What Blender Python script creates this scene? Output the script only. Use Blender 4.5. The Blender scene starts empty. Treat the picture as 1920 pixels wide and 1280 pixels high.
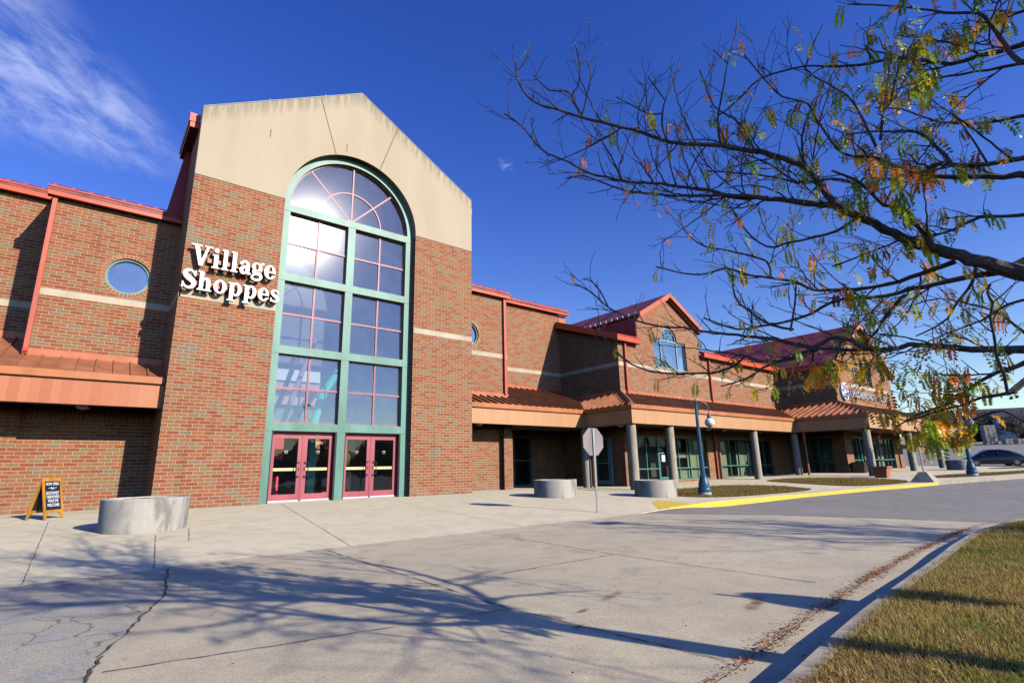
import bpy, bmesh, math, random
import numpy as np
from mathutils import Vector, Matrix
R = math.radians
rnd = random.Random(7)
C = bpy.context.scene
COL = C.collection

# ------------------------------------------------------------------ camera
cam_d = bpy.data.cameras.new('camera'); cam = bpy.data.objects.new('camera', cam_d); COL.objects.link(cam)
F_ = Vector((0.60971, 0.75693, 0.23518)); R_ = Vector((0.78177, -0.62321, -0.02099)); U_ = Vector((-0.13068, -0.19665, 0.97173))
m = Matrix((R_, U_, -F_)).transposed().to_4x4()
CAM = Vector((-1.5874, -17.6502, 0.89)); m.translation = CAM
cam.matrix_world = m
cam_d.sensor_width = 36; cam_d.lens = 36*985.73/1920; cam_d.clip_start = .05; cam_d.clip_end = 3000
C.camera = cam
# ------------------------------------------------------------------ light
SUN = Vector((.33, -1, .515)).normalized()
EL = math.asin(SUN.z); AZ = math.atan2(SUN.x, SUN.y)
w = bpy.data.worlds.new('World'); C.world = w; w.use_nodes = True
nt = w.node_tree; nt.nodes.clear()
def N(nt, t, **k):
    n = nt.nodes.new(t)
    for a, b in k.items():
        if a.startswith('i_'):
            n.inputs[int(a[2:]) if a[2:].isdigit() else a[2:].replace('_', ' ')].default_value = b
        else: setattr(n, a, b)
    return n
sky = N(nt, 'ShaderNodeTexSky', sky_type='NISHITA', sun_disc=False, sun_elevation=EL, sun_rotation=AZ, altitude=200, air_density=1.2, dust_density=.10, ozone_density=3.0)
hsv = N(nt, 'ShaderNodeHueSaturation'); hsv.inputs['Saturation'].default_value = 1.34; hsv.inputs['Hue'].default_value = .532; hsv.inputs['Value'].default_value = 1.0
tc = N(nt, 'ShaderNodeTexCoord')
nt.links.new(sky.outputs[0], hsv.inputs['Color'])
# thin cirrus
def math_(nt, op, a, b=None, clamp=False):
    n = nt.nodes.new('ShaderNodeMath'); n.operation = op; n.use_clamp = clamp
    for i, v in enumerate((a, b)):
        if v is None: continue
        if isinstance(v, (int, float)): n.inputs[i].default_value = v
        else: nt.links.new(v, n.inputs[i])
    return n.outputs[0]
def maprange(nt, v, a, b, c=0, d=1, smooth=True):
    n = nt.nodes.new('ShaderNodeMapRange'); n.interpolation_type = 'SMOOTHSTEP' if smooth else 'LINEAR'
    nt.links.new(v, n.inputs[0])
    for i, x in enumerate((a, b, c, d)): n.inputs[i+1].default_value = x
    return n.outputs[0]
def dotn(nt, v, vec):
    n = nt.nodes.new('ShaderNodeVectorMath'); n.operation = 'DOT_PRODUCT'; nt.links.new(v, n.inputs[0]); n.inputs[1].default_value = vec; return n.outputs['Value']
D = tc.outputs['Generated']
cdir = Vector((-.13, .835, .53)).normalized(); e2 = Vector((.03, .880, .474)).normalized()
ax = (e2-cdir).normalized(); nz = cdir.cross(ax).normalized()
u = dotn(nt, D, ax); v = dotn(nt, D, nz); base = cdir.dot(ax)
comb = nt.nodes.new('ShaderNodeCombineXYZ')
nt.links.new(math_(nt, 'MULTIPLY', u, 8.0), comb.inputs[0]); nt.links.new(math_(nt, 'MULTIPLY', v, 19.0), comb.inputs[1])
no = N(nt, 'ShaderNodeTexNoise'); no.inputs['Scale'].default_value = 1.5; no.inputs['Detail'].default_value = 10; no.inputs['Roughness'].default_value = .64; no.inputs['Distortion'].default_value = .35
nt.links.new(comb.outputs[0], no.inputs['Vector'])
um = math_(nt, 'MULTIPLY', maprange(nt, u, base-.3, base-.02), maprange(nt, u, base+.24, base+.10))
wid = maprange(nt, u, base-.1, base+.22, .15, .035, False)
vv = math_(nt, 'DIVIDE', math_(nt, 'ABSOLUTE', math_(nt, 'ADD', v, math_(nt, 'MULTIPLY', maprange(nt, u, base-.1, base+.22, 1, 0, False), -.022))), wid)
vm = maprange(nt, vv, 1.15, .2)
mk = math_(nt, 'MULTIPLY', math_(nt, 'MULTIPLY', um, vm), maprange(nt, no.outputs['Fac'], .30, .72))
# one small isolated wisp
wd = Vector((0.526, 0.6605, 0.5355)).normalized()
wx = Vector((1, 0, -.3)); wx = (wx-wd*wx.dot(wd)).normalized(); wy = wd.cross(wx)
n2 = N(nt, 'ShaderNodeTexNoise'); n2.inputs['Scale'].default_value = 46; n2.inputs['Detail'].default_value = 6; n2.inputs['Distortion'].default_value = 1.2
nt.links.new(D, n2.inputs['Vector'])
rr = math_(nt, 'ADD', math_(nt, 'ABSOLUTE', math_(nt, 'DIVIDE', dotn(nt, D, wx), .028)), math_(nt, 'ABSOLUTE', math_(nt, 'DIVIDE', dotn(nt, D, wy), .02)))
mk2 = math_(nt, 'MULTIPLY', math_(nt, 'MULTIPLY', maprange(nt, rr, 1.1, .1), maprange(nt, n2.outputs['Fac'], .42, .75)), maprange(nt, dotn(nt, D, wd), .9, .95))
mask = math_(nt, 'MULTIPLY', math_(nt, 'ADD', mk, math_(nt, 'MULTIPLY', mk2, .7)), .50, True)
mixc = N(nt, 'ShaderNodeMixRGB'); nt.links.new(mask, mixc.inputs[0]); nt.links.new(hsv.outputs[0], mixc.inputs[1]); mixc.inputs[2].default_value = (4.6, 5.0, 6.6, 1)
bg = N(nt, 'ShaderNodeBackground'); bg.inputs['Strength'].default_value = .124
nt.links.new(mixc.outputs[0], bg.inputs[0])
nt.links.new(bg.outputs[0], N(nt, 'ShaderNodeOutputWorld').inputs[0])
sd = bpy.data.lights.new('sun', 'SUN'); sd.energy = 3.75; sd.angle = R(.5); sd.color = (1, .93, .83)
so = bpy.data.objects.new('sun', sd); COL.objects.link(so); so.rotation_euler = SUN.to_track_quat('Z', 'Y').to_euler(); so.location = (20, -60, 40)
C.view_settings.view_transform = 'Standard'; C.view_settings.look = 'None'; C.view_settings.gamma = 1; C.view_settings.exposure = .56
C.cycles.max_bounces = 6; C.cycles.diffuse_bounces = 0; C.cycles.transparent_max_bounces = 16; C.cycles.caustics_reflective = False; C.cycles.caustics_refractive = False

# ------------------------------------------------------------------ ground heights
XA = [-60, 12, 18, 21, 29, 34.5, 42, 47, 62, 100, 150, 400]
ZA = [0, 0, -.08, -.09, .05, .17, .32, .38, .45, 1.9, 4.5, 12]
def h(x, y):
    k = np.interp(x, [14, 25, 60, 100], [.04, .02, .02, 0.])
    yy = min(max(y, -8.5), 0)
    return float(np.interp(x, XA, ZA) + k*yy - .004*min(max(-8.5-y, 0), 6))
def hr(x, y):       # road surface
    return h(x, y) - float(np.interp(x, [12.8, 15.5], [0, .10]))
def lawn_z(x, y): return hr(x, -15.5)+.13 + .01*math.sin(x*.9)+.012*math.sin(y*1.3+x)

# ------------------------------------------------------------------ materials
MATS = {}
def mat(name): 
    m = bpy.data.materials.new(name); m.use_nodes = True; MATS[name] = m
    nt = m.node_tree; b = nt.nodes['Principled BSDF']; return m, nt, b
def noise(nt, scale, detail=4, vec=None, rough=.55, dist=0):
    n = N(nt, 'ShaderNodeTexNoise'); n.inputs['Scale'].default_value = scale; n.inputs['Detail'].default_value = detail; n.inputs['Roughness'].default_value = rough; n.inputs['Distortion'].default_value = dist
    if vec is None: 
        t = nt.nodes.new('ShaderNodeTexCoord'); vec = t.outputs['Object']
    nt.links.new(vec, n.inputs['Vector']); return n.outputs['Fac']
def mixcol(nt, f, a, b, mode='MIX'):
    n = nt.nodes.new('ShaderNodeMixRGB'); n.blend_type = mode
    for i, x in enumerate((f, a, b)):
        if isinstance(x, (int, float)): n.inputs[i].default_value = x
        elif isinstance(x, tuple): n.inputs[i].default_value = x if len(x) == 4 else (*x, 1)
        else: nt.links.new(x, n.inputs[i])
    return n.outputs[0]
def ramp(nt, f, stops, const=False):
    n = nt.nodes.new('ShaderNodeValToRGB'); cr = n.color_ramp
    if const: cr.interpolation = 'CONSTANT'
    while len(cr.elements) < len(stops): cr.elements.new(.5)
    for e, (p, c) in zip(cr.elements, stops): e.position = p; e.color = (*c, 1)
    nt.links.new(f, n.inputs[0]); return n.outputs[0]
def bump(nt, b, hgt, strength=.3, dist=.01):
    n = nt.nodes.new('ShaderNodeBump'); n.inputs['Strength'].default_value = strength; n.inputs['Distance'].default_value = dist
    nt.links.new(hgt, n.inputs['Height']); nt.links.new(n.outputs[0], b.inputs['Normal'])
def stretch(nt, sx, sy, sz):
    t = nt.nodes.new('ShaderNodeTexCoord'); mp = nt.nodes.new('ShaderNodeMapping'); mp.inputs['Scale'].default_value = (sx, sy, sz)
    nt.links.new(t.outputs['Object'], mp.inputs[0]); return mp.outputs[0]
def paint(name, col, rough=.45, metal=0, var=.12, scale=1.5, streak=True, spec=.5):
    m, nt, b = mat(name)
    f = noise(nt, scale, 5, stretch(nt, 1, 1, .25) if streak else None)
    f2 = noise(nt, scale*14, 3)
    d = tuple(c*(1-var*2.2) for c in col); l = tuple(min(1, c*(1+var)+var*.03) for c in col)
    c = mixcol(nt, maprange(nt, f, .3, .7), d, l)
    c = mixcol(nt, maprange(nt, f2, .35, .75, 0, .25), c, tuple(x*.78 for x in col))
    f3 = noise(nt, 5, 8, stretch(nt, 1.2, 1.2, .14), .7); c = mixcol(nt, maprange(nt, f3, .56, .74, 0, .3), c, tuple(x*.45+.03 for x in col))
    nt.links.new(c, b.inputs['Base Color'])
    b.inputs['Roughness'].default_value = rough; b.inputs['Metallic'].default_value = metal; b.inputs['Specular IOR Level'].default_value = spec
    return m
def flat(name, col, rough=.6, metal=0):
    m, nt, b = mat(name); b.inputs['Base Color'].default_value = (*col, 1); b.inputs['Roughness'].default_value = rough; b.inputs['Metallic'].default_value = metal
    c = mixcol(nt, maprange(nt, noise(nt, 9, 3), .3, .7, 0, .25), col, tuple(x*.75 for x in col)); nt.links.new(c, b.inputs['Base Color']); return m

def wall_uv(nt):
    g = nt.nodes.new('ShaderNodeNewGeometry'); t = nt.nodes.new('ShaderNodeTexCoord')
    sp = nt.nodes.new('ShaderNodeSeparateXYZ'); nt.links.new(t.outputs['Object'], sp.inputs[0])
    sn = nt.nodes.new('ShaderNodeSeparateXYZ'); nt.links.new(g.outputs['True Normal'], sn.inputs[0])
    fx = math_(nt, 'GREATER_THAN', math_(nt, 'ABSOLUTE', sn.outputs[0]), .5)
    mx = nt.nodes.new('ShaderNodeMix'); nt.links.new(fx, mx.inputs[0]); nt.links.new(sp.outputs[0], mx.inputs[2]); nt.links.new(sp.outputs[1], mx.inputs[3])
    cb = nt.nodes.new('ShaderNodeCombineXYZ'); nt.links.new(mx.outputs[0], cb.inputs[0]); nt.links.new(sp.outputs[2], cb.inputs[1])
    return cb.outputs[0], sp.outputs[2]
def brick_mat(name, soldier=False):
    m, nt, b = mat(name)
    uv, zz = wall_uv(nt)
    br = nt.nodes.new('ShaderNodeTexBrick'); nt.links.new(uv, br.inputs['Vector'])
    br.offset = .5; br.inputs['Scale'].default_value = 1
    bw, bh = (.1016, .31) if soldier else (.3048, .1016)
    br.inputs['Brick Width'].default_value = bw; br.inputs['Row Height'].default_value = bh
    br.inputs['Mortar Size'].default_value = .0072; br.inputs['Mortar Smooth'].default_value = .12; br.inputs['Bias'].default_value = 0
    br.inputs['Color1'].default_value = (0, 0, 0, 1); br.inputs['Color2'].default_value = (1, 1, 1, 1); br.inputs['Mortar'].default_value = (0, 0, 0, 1)
    col = ramp(nt, br.outputs['Color'], [(0, (.38, .125, .055)), (.16, (.33, .098, .045)), (.32, (.40, .15, .063)), (.46, (.345, .11, .048)), (.58, (.35, .165, .073)), (.70, (.33, .185, .085)), (.80, (.30, .20, .105)), (.90, (.26, .205, .13)), (.96, (.38, .13, .07))], True)
    f = noise(nt, 22, 4, uv); col = mixcol(nt, maprange(nt, f, .3, .75, 0, .5), col, mixcol(nt, 1.0, col, (.62, .56, .52), 'MULTIPLY'))
    col = mixcol(nt, br.outputs['Fac'], col, mixcol(nt, maprange(nt, noise(nt, 3, 3, uv), .3, .7), (.54, .44, .30), (.45, .365, .25)))
    big = noise(nt, .5, 5, stretch(nt, 1, 1, .35)); col = mixcol(nt, maprange(nt, big, .3, .75, 0, .35), col, mixcol(nt, 1.0, col, (.80, .76, .74), 'MULTIPLY'))
    stk = noise(nt, 2.6, 7, stretch(nt, 1, 1, .09), .6); col = mixcol(nt, maprange(nt, stk, .54, .72, 0, .42), col, mixcol(nt, 1.0, col, (.66, .62, .60), 'MULTIPLY'))
    base = math_(nt, 'MULTIPLY', maprange(nt, zz, .55, 0.0), maprange(nt, noise(nt, 2.2, 5, uv), .35, .7))
    col = mixcol(nt, math_(nt, 'MULTIPLY', base, .22), col, (.42, .34, .27))
    nt.links.new(col, b.inputs['Base Color']); b.inputs['Roughness'].default_value = .88; b.inputs['Specular IOR Level'].default_value = .25
    hh = math_(nt, 'SUBTRACT', math_(nt, 'MULTIPLY', f, .35), br.outputs['Fac']); bump(nt, b, hh, .6, .006)
    return m
BRICK = brick_mat('brick'); SOLDIER = brick_mat('soldier_brick', True)

def stucco():
    m, nt, b = mat('stucco')
    f = noise(nt, 90, 4); g = noise(nt, .7, 6, stretch(nt, 1, 1, .22)); g2 = noise(nt, 5, 5, stretch(nt, 1, 1, .12))
    c = mixcol(nt, maprange(nt, g, .3, .72), (.52, .43, .30), (.46, .375, .255))
    c = mixcol(nt, maprange(nt, g2, .55, .85, 0, .3), c, (.42, .33, .21))
    # grime hanging below the raking coping
    t = nt.nodes.new('ShaderNodeTexCoord'); s = nt.nodes.new('ShaderNodeSeparateXYZ'); nt.links.new(t.outputs['Object'], s.inputs[0])
    edge = math_(nt, 'SUBTRACT', 15.5, math_(nt, 'MULTIPLY', math_(nt, 'ABSOLUTE', math_(nt, 'SUBTRACT', s.outputs[0], 5.24)), .572))
    dd = math_(nt, 'SUBTRACT', edge, s.outputs[2])
    gm = math_(nt, 'MULTIPLY', maprange(nt, dd, .75, 0), maprange(nt, noise(nt, 7, 6, stretch(nt, 1, 1, .1)), .35, .62))
    c = mixcol(nt, math_(nt, 'MULTIPLY', gm, .8), c, (.26, .22, .15))
    nt.links.new(c, b.inputs['Base Color']); b.inputs['Roughness'].default_value = .9; bump(nt, b, f, .25, .004); return m
STUCCO = stucco()
BELT = paint('belt_stone', (.58, .48, .34), .85, var=.08)
GUTTER = paint('red_metal', (.70, .10, .026), .38, var=.10)
TRIM = paint('salmon_metal', (.62, .165, .058), .42, var=.1)
ROOFP = paint('maroon_roof', (.25, .036, .028), .5, var=.35, scale=1.1)
CLAD = paint('crimson_cladding', (.36, .035, .04), .5, var=.1)
GREEN = paint('green_frame', (.13, .305, .225), .45, var=.12)
DGREEN = paint('storefront_frame', (.07, .23, .17), .45, var=.08)
PINK = paint('pink_muntin', (.44, .145, .165), .45, var=.1)
DOORM = paint('door_red', (.48, .105, .125), .4, var=.1)
CANTOP = paint('canopy_roof', (.44, .16, .075), .38, var=.16)
LIP = paint('canopy_gutter', (.56, .185, .055), .4, var=.1)
FASC = None
def fascia_mat(name, col, col2):
    m, nt, b = mat(name)
    uv, zz = wall_uv(nt); sp = nt.nodes.new('ShaderNodeSeparateXYZ'); nt.links.new(uv, sp.inputs[0])
    q = math_(nt, 'MULTIPLY', sp.outputs[0], 1/.205)
    cell = math_(nt, 'FLOOR', q); wn = nt.nodes.new('ShaderNodeTexWhiteNoise'); wn.noise_dimensions = '1D'; nt.links.new(cell, wn.inputs['W'])
    fr = math_(nt, 'FRACT', q); line = math_(nt, 'LESS_THAN', fr, .035)
    c = mixcol(nt, maprange(nt, wn.outputs['Value'], 0, 1, 0, 1, False), col, col2)
    c = mixcol(nt, maprange(nt, noise(nt, 2, 4), .3, .7, 0, .3), c, mixcol(nt, 1.0, c, (.82, .8, .8), 'MULTIPLY'))
    c = mixcol(nt, math_(nt, 'MULTIPLY', line, .5), c, (.2, .07, .04))
    nt.links.new(c, b.inputs['Base Color']); b.inputs['Roughness'].default_value = .42; return m
FASC = fascia_mat('canopy_fascia', (.61, .325, .145), (.57, .295, .13)); FASC2 = fascia_mat('canopy_fascia_rosy', (.55, .19, .078), (.47, .135, .05))
CONC = None
def concrete(name, c1, c2, stain, stainamt=.5, sc=1.0):
    m, nt, b = mat(name)
    f = noise(nt, 60*sc, 5); g = noise(nt, 1.3*sc, 7, None, .6); g2 = noise(nt, 3.6*sc, 8, stretch(nt, 1, 1, .3), .66, .3)
    c = mixcol(nt, maprange(nt, g, .3, .7), c1, c2); c = mixcol(nt, maprange(nt, f, .3, .75, 0, .35), c, tuple(x*.72 for x in c1))
    c = mixcol(nt, maprange(nt, g2, .46, .68, 0, stainamt*.8), c, stain)
    nt.links.new(c, b.inputs['Base Color']); b.inputs['Roughness'].default_value = .9; bump(nt, b, f, .3, .004); return m
COLM = concrete('column_concrete', (.50, .43, .31), (.40, .345, .25), (.2, .17, .13), .6)
PLM = concrete('planter_concrete', (.60, .55, .455), (.49, .45, .375), (.17, .16, .135), .95, 1.0)
FOOT = concrete('pale_footing', (.6, .57, .5), (.5, .48, .43), (.3, .28, .25))
KERB = concrete('kerb_concrete', (.52, .45, .32), (.42, .365, .26), (.20, .165, .12), .8)

def ground_mat(name, c1, c2, speck, patch, crack=False, rust=None, fine=.4, bumpd=.006):
    m, nt, b = mat(name)
    a = noise(nt, .35, 6, None, .6); st = noise(nt, .9, 9, None, .72, .8); s = noise(nt, 75, 3, None, .7); s2 = noise(nt, 26, 6, None, .75); g = noise(nt, 2.2, 8, None, .68)
    c = mixcol(nt, maprange(nt, a, .3, .7), c1, c2)
    c = mixcol(nt, maprange(nt, g, .42, .66, 0, .6), c, patch)
    c = mixcol(nt, maprange(nt, st, .56, .70, 0, .38), c, speck)
    c = mixcol(nt, maprange(nt, s, .35, .7, 0, fine), c, speck)
    c = mixcol(nt, maprange(nt, s2, .52, .75, 0, .35), c, speck)
    hh = s
    if crack:
        t = nt.nodes.new('ShaderNodeTexCoord'); nv = nt.nodes.new('ShaderNodeTexNoise'); nv.inputs['Scale'].default_value = 2.5; nv.inputs['Detail'].default_value = 6
        nt.links.new(t.outputs['Object'], nv.inputs['Vector'])
        va = nt.nodes.new('ShaderNodeVectorMath'); va.operation = 'MULTIPLY_ADD'; nt.links.new(nv.outputs['Color'], va.inputs[0]); va.inputs[1].default_value = (.5, .5, 0); nt.links.new(t.outputs['Object'], va.inputs[2])
        vo = nt.nodes.new('ShaderNodeTexVoronoi'); vo.feature = 'DISTANCE_TO_EDGE'; vo.inputs['Scale'].default_value = crack; nt.links.new(va.outputs[0], vo.inputs['Vector'])
        ck = maprange(nt, vo.outputs['Distance'], .016*crack, .003*crack)
        ck = math_(nt, 'MULTIPLY', ck, maprange(nt, noise(nt, .5, 3), .47, .6))
        c = mixcol(nt, math_(nt, 'MULTIPLY', ck, .55), c, (.045, .04, .035))
    nt.links.new(c, b.inputs['Base Color']); b.inputs['Roughness'].default_value = .92; b.inputs['Specular IOR Level'].default_value = .3
    bump(nt, b, hh, .5, bumpd); return m
ASPH = ground_mat('asphalt', (.36, .33, .26), (.43, .39, .31), (.10, .09, .08), (.30, .27, .22), 1.1, fine=.6)
ASPHL = ground_mat('weathered_asphalt', (.54, .475, .33), (.68, .595, .42), (.10, .09, .075), (.48, .47, .45), 1.9, fine=.6)
PAD = ground_mat('pad_concrete', (.79, .67, .425), (.66, .56, .36), (.31, .26, .175), (.54, .455, .31), None, fine=.6)
PLAZA = ground_mat('plaza_concrete', (.90, .78, .50), (.81, .70, .45), (.56, .47, .31), (.66, .56, .37), None, fine=.35, bumpd=.003)
def yellow():
    m, nt, b = mat('yellow_paint')
    f = noise(nt, 9, 7, None, .7)
    c = mixcol(nt, maprange(nt, f, .52, .66, 0, .9), (.82, .58, .05), (.45, .38, .24)); nt.links.new(c, b.inputs['Base Color']); b.inputs['Roughness'].default_value = .8; return m
YEL = yellow()
def soilgrass(name, c1, c2, c3):
    m, nt, b = mat(name)
    f = noise(nt, 1.1, 6, None, .6); g = noise(nt, 45, 4); g2 = noise(nt, 8, 5)
    c = mixcol(nt, maprange(nt, f, .35, .65), c1, c2); c = mixcol(nt, maprange(nt, g, .35, .65, 0, .75), c, c3); c = mixcol(nt, maprange(nt, g2, .5, .7, 0, .5), c, c1)
    nt.links.new(c, b.inputs['Base Color']); b.inputs['Roughness'].default_value = 1; b.inputs['Specular IOR Level'].default_value = 0
    bump(nt, b, g, .8, .02); return m
LAWN = soilgrass('lawn', (.13, .14, .03), (.20, .14, .05), (.055, .05, .016))
def vcol_mat(name, trans=.3, rough=.55):
    m = bpy.data.materials.new(name); m.use_nodes = True; MATS[name] = m; nt = m.node_tree; nt.nodes.clear()
    a = N(nt, 'ShaderNodeVertexColor'); a.layer_name = 'Col'
    d = N(nt, 'ShaderNodeBsdfPrincipled'); d.inputs['Roughness'].default_value = rough; nt.links.new(a.outputs[0], d.inputs['Base Color'])
    t = N(nt, 'ShaderNodeBsdfTranslucent'); nt.links.new(mixcol(nt, 1.0, a.outputs[0], (1.5, 1.4, .9), 'MULTIPLY'), t.inputs[0])
    mx = N(nt, 'ShaderNodeMixShader'); mx.inputs[0].default_value = trans; nt.links.new(d.outputs[0], mx.inputs[1]); nt.links.new(t.outputs[0], mx.inputs[2])
    nt.links.new(mx.outputs[0], N(nt, 'ShaderNodeOutputMaterial').inputs[0]); return m
LEAF = vcol_mat('leaf', .35, .42); GRASS = vcol_mat('grass_blade', .3, .7); LITTER = vcol_mat('litter', .1, .8)
def bark():
    m, nt, b = mat('bark'); f = noise(nt, 30, 6, stretch(nt, 1, 1, 1), .7); f2 = noise(nt, 6, 4)
    c = mixcol(nt, maprange(nt, f, .35, .65), (.055, .042, .036), (.16, .13, .115)); c = mixcol(nt, maprange(nt, f2, .5, .7, 0, .5), c, (.05, .035, .028))
    nt.links.new(c, b.inputs['Base Color']); b.inputs['Roughness'].default_value = .75; bump(nt, b, f, .7, .01); return m
BARK = bark()

def glass_mat(name, refl=.12, tint=(.75, .85, .88), dust=.05, dustcol=(.7, .75, .8), wav=.02, halo=.04, hr_=.2, fm=.45):
    m = bpy.data.materials.new(name); m.use_nodes = True; MATS[name] = m; nt = m.node_tree; nt.nodes.clear()
    lw = N(nt, 'ShaderNodeLayerWeight'); lw.inputs['Blend'].default_value = .35
    fac = math_(nt, 'ADD', math_(nt, 'MULTIPLY', lw.outputs['Fresnel'], fm), refl, True)
    tr = N(nt, 'ShaderNodeBsdfTransparent'); tr.inputs[0].default_value = (*tint, 1)
    gl = N(nt, 'ShaderNodeBsdfGlossy'); gl.inputs['Roughness'].default_value = .012; gl.inputs[0].default_value = (.92, .97, 1, 1)
    bp = N(nt, 'ShaderNodeBump'); bp.inputs['Strength'].default_value = wav; bp.inputs['Distance'].default_value = .5
    nt.links.new(noise(nt, .9, 2), bp.inputs['Height']); nt.links.new(bp.outputs[0], gl.inputs['Normal'])
    m1 = N(nt, 'ShaderNodeMixShader'); nt.links.new(fac, m1.inputs[0]); nt.links.new(tr.outputs[0], m1.inputs[1]); nt.links.new(gl.outputs[0], m1.inputs[2])
    out = m1.outputs[0]
    # dust film: diffuse plus a broad sheen
    uvn = N(nt, 'ShaderNodeUVMap'); sp = N(nt, 'ShaderNodeSeparateXYZ'); nt.links.new(uvn.outputs[0], sp.inputs[0])
    e = math_(nt, 'MINIMUM', math_(nt, 'MINIMUM', sp.outputs[0], math_(nt, 'SUBTRACT', 1, sp.outputs[0])), math_(nt, 'MINIMUM', sp.outputs[1], math_(nt, 'SUBTRACT', 1, sp.outputs[1])))
    ed = math_(nt, 'MULTIPLY', maprange(nt, e, .09, .0), maprange(nt, noise(nt, 6, 5), .3, .7, .3, 1))
    dn = math_(nt, 'ADD', math_(nt, 'MULTIPLY', maprange(nt, noise(nt, 1.6, 7, None, .65), .35, .75, .35, 1), dust), math_(nt, 'MULTIPLY', ed, dust*2.2), True)
    df = N(nt, 'ShaderNodeBsdfDiffuse'); df.inputs[0].default_value = (*dustcol, 1)
    m2 = N(nt, 'ShaderNodeMixShader'); nt.links.new(dn, m2.inputs[0]); nt.links.new(out, m2.inputs[1]); nt.links.new(df.outputs[0], m2.inputs[2]); out = m2.outputs[0]
    if halo:
        g2 = N(nt, 'ShaderNodeBsdfGlossy'); g2.inputs['Roughness'].default_value = hr_
        m3 = N(nt, 'ShaderNodeMixShader'); m3.inputs[0].default_value = halo; nt.links.new(out, m3.inputs[1]); nt.links.new(g2.outputs[0], m3.inputs[2]); out = m3.outputs[0]
    nt.links.new(out, N(nt, 'ShaderNodeOutputMaterial').inputs[0]); return m
GLASS_T = glass_mat('tower_glass', .22, (.80, .86, .88), .075, (.5, .6, .68), .012, .010, .14)
GLASS_D = glass_mat('door_glass', .04, (.97, .98, .98), .01, (.5, .5, .5), .01, 0, .2, .3)
GLASS_S = glass_mat('storefront_glass', .008, (.7, .8, .76), .015, (.5, .55, .5), .01, .0, .2, .22)
GLASS_B = glass_mat('upper_glass', .42, (.5, .6, .66), .08, (.55, .68, .75), .02, .01)
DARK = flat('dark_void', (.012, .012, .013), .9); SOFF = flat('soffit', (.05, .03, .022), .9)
INT = flat('interior_wall', (.20, .21, .22), .9); INTL = flat('interior_light', (.75, .78, .78), .9); INTP = flat('interior_pink', (.62, .30, .30), .8); INTR = flat('interior_red', (.80, .07, .09), .6); INTG = flat('interior_green', (.05, .62, .36), .5)
BLIND = flat('blinds', (.42, .40, .27), .85)
WHITE = flat('white_paint', (.82, .82, .80), .4); BLACK = flat('black_metal', (.02, .02, .022), .4)
SUNLIT_BRASS, _n, _b = mat('sunlit_brass'); _b.inputs['Base Color'].default_value = (1, .86, .42, 1); _b.inputs['Metallic'].default_value = .1; _b.inputs['Roughness'].default_value = .28  # sun's shine on the panic bars put into a bright, barely metallic yellow
STEEL, _n, _b = mat('steel'); _b.inputs['Base Color'].default_value = (.55, .55, .55, 1); _b.inputs['Metallic'].default_value = .9; _b.inputs['Roughness'].default_value = .35
SIGNB = paint('sign_back', (.34, .29, .26), .4, .3, .12, 3)
TEAL = paint('lamp_teal', (.018, .115, .19), .38, var=.12, scale=3)
GLOBE, _n, _b = mat('globe'); _b.inputs['Base Color'].default_value = (.86, .86, .84, 1); _b.inputs['Roughness'].default_value = .25; _b.inputs['Subsurface Weight'].default_value = .3
PIPE = paint('downspout_red', (.60, .11, .055), .4, var=.08); PIPEB = paint('downspout_brown', (.42, .115, .05), .4, var=.08)
WOOD = paint('sign_wood', (.62, .27, .03), .5, var=.12, scale=6); SLATE = flat('chalkboard', (.012, .012, .03), .6)
TERRA = paint('terracotta', (.50, .15, .085), .7, var=.12); SOIL = flat('soil', (.09, .06, .04), 1)
PARAP = paint('grey_metal', (.3, .3, .3), .5)
YELN = flat('number_yellow', (.85, .6, .12), .5); MINT = paint('mint_frame', (.30, .52, .55), .5, var=.06)

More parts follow.
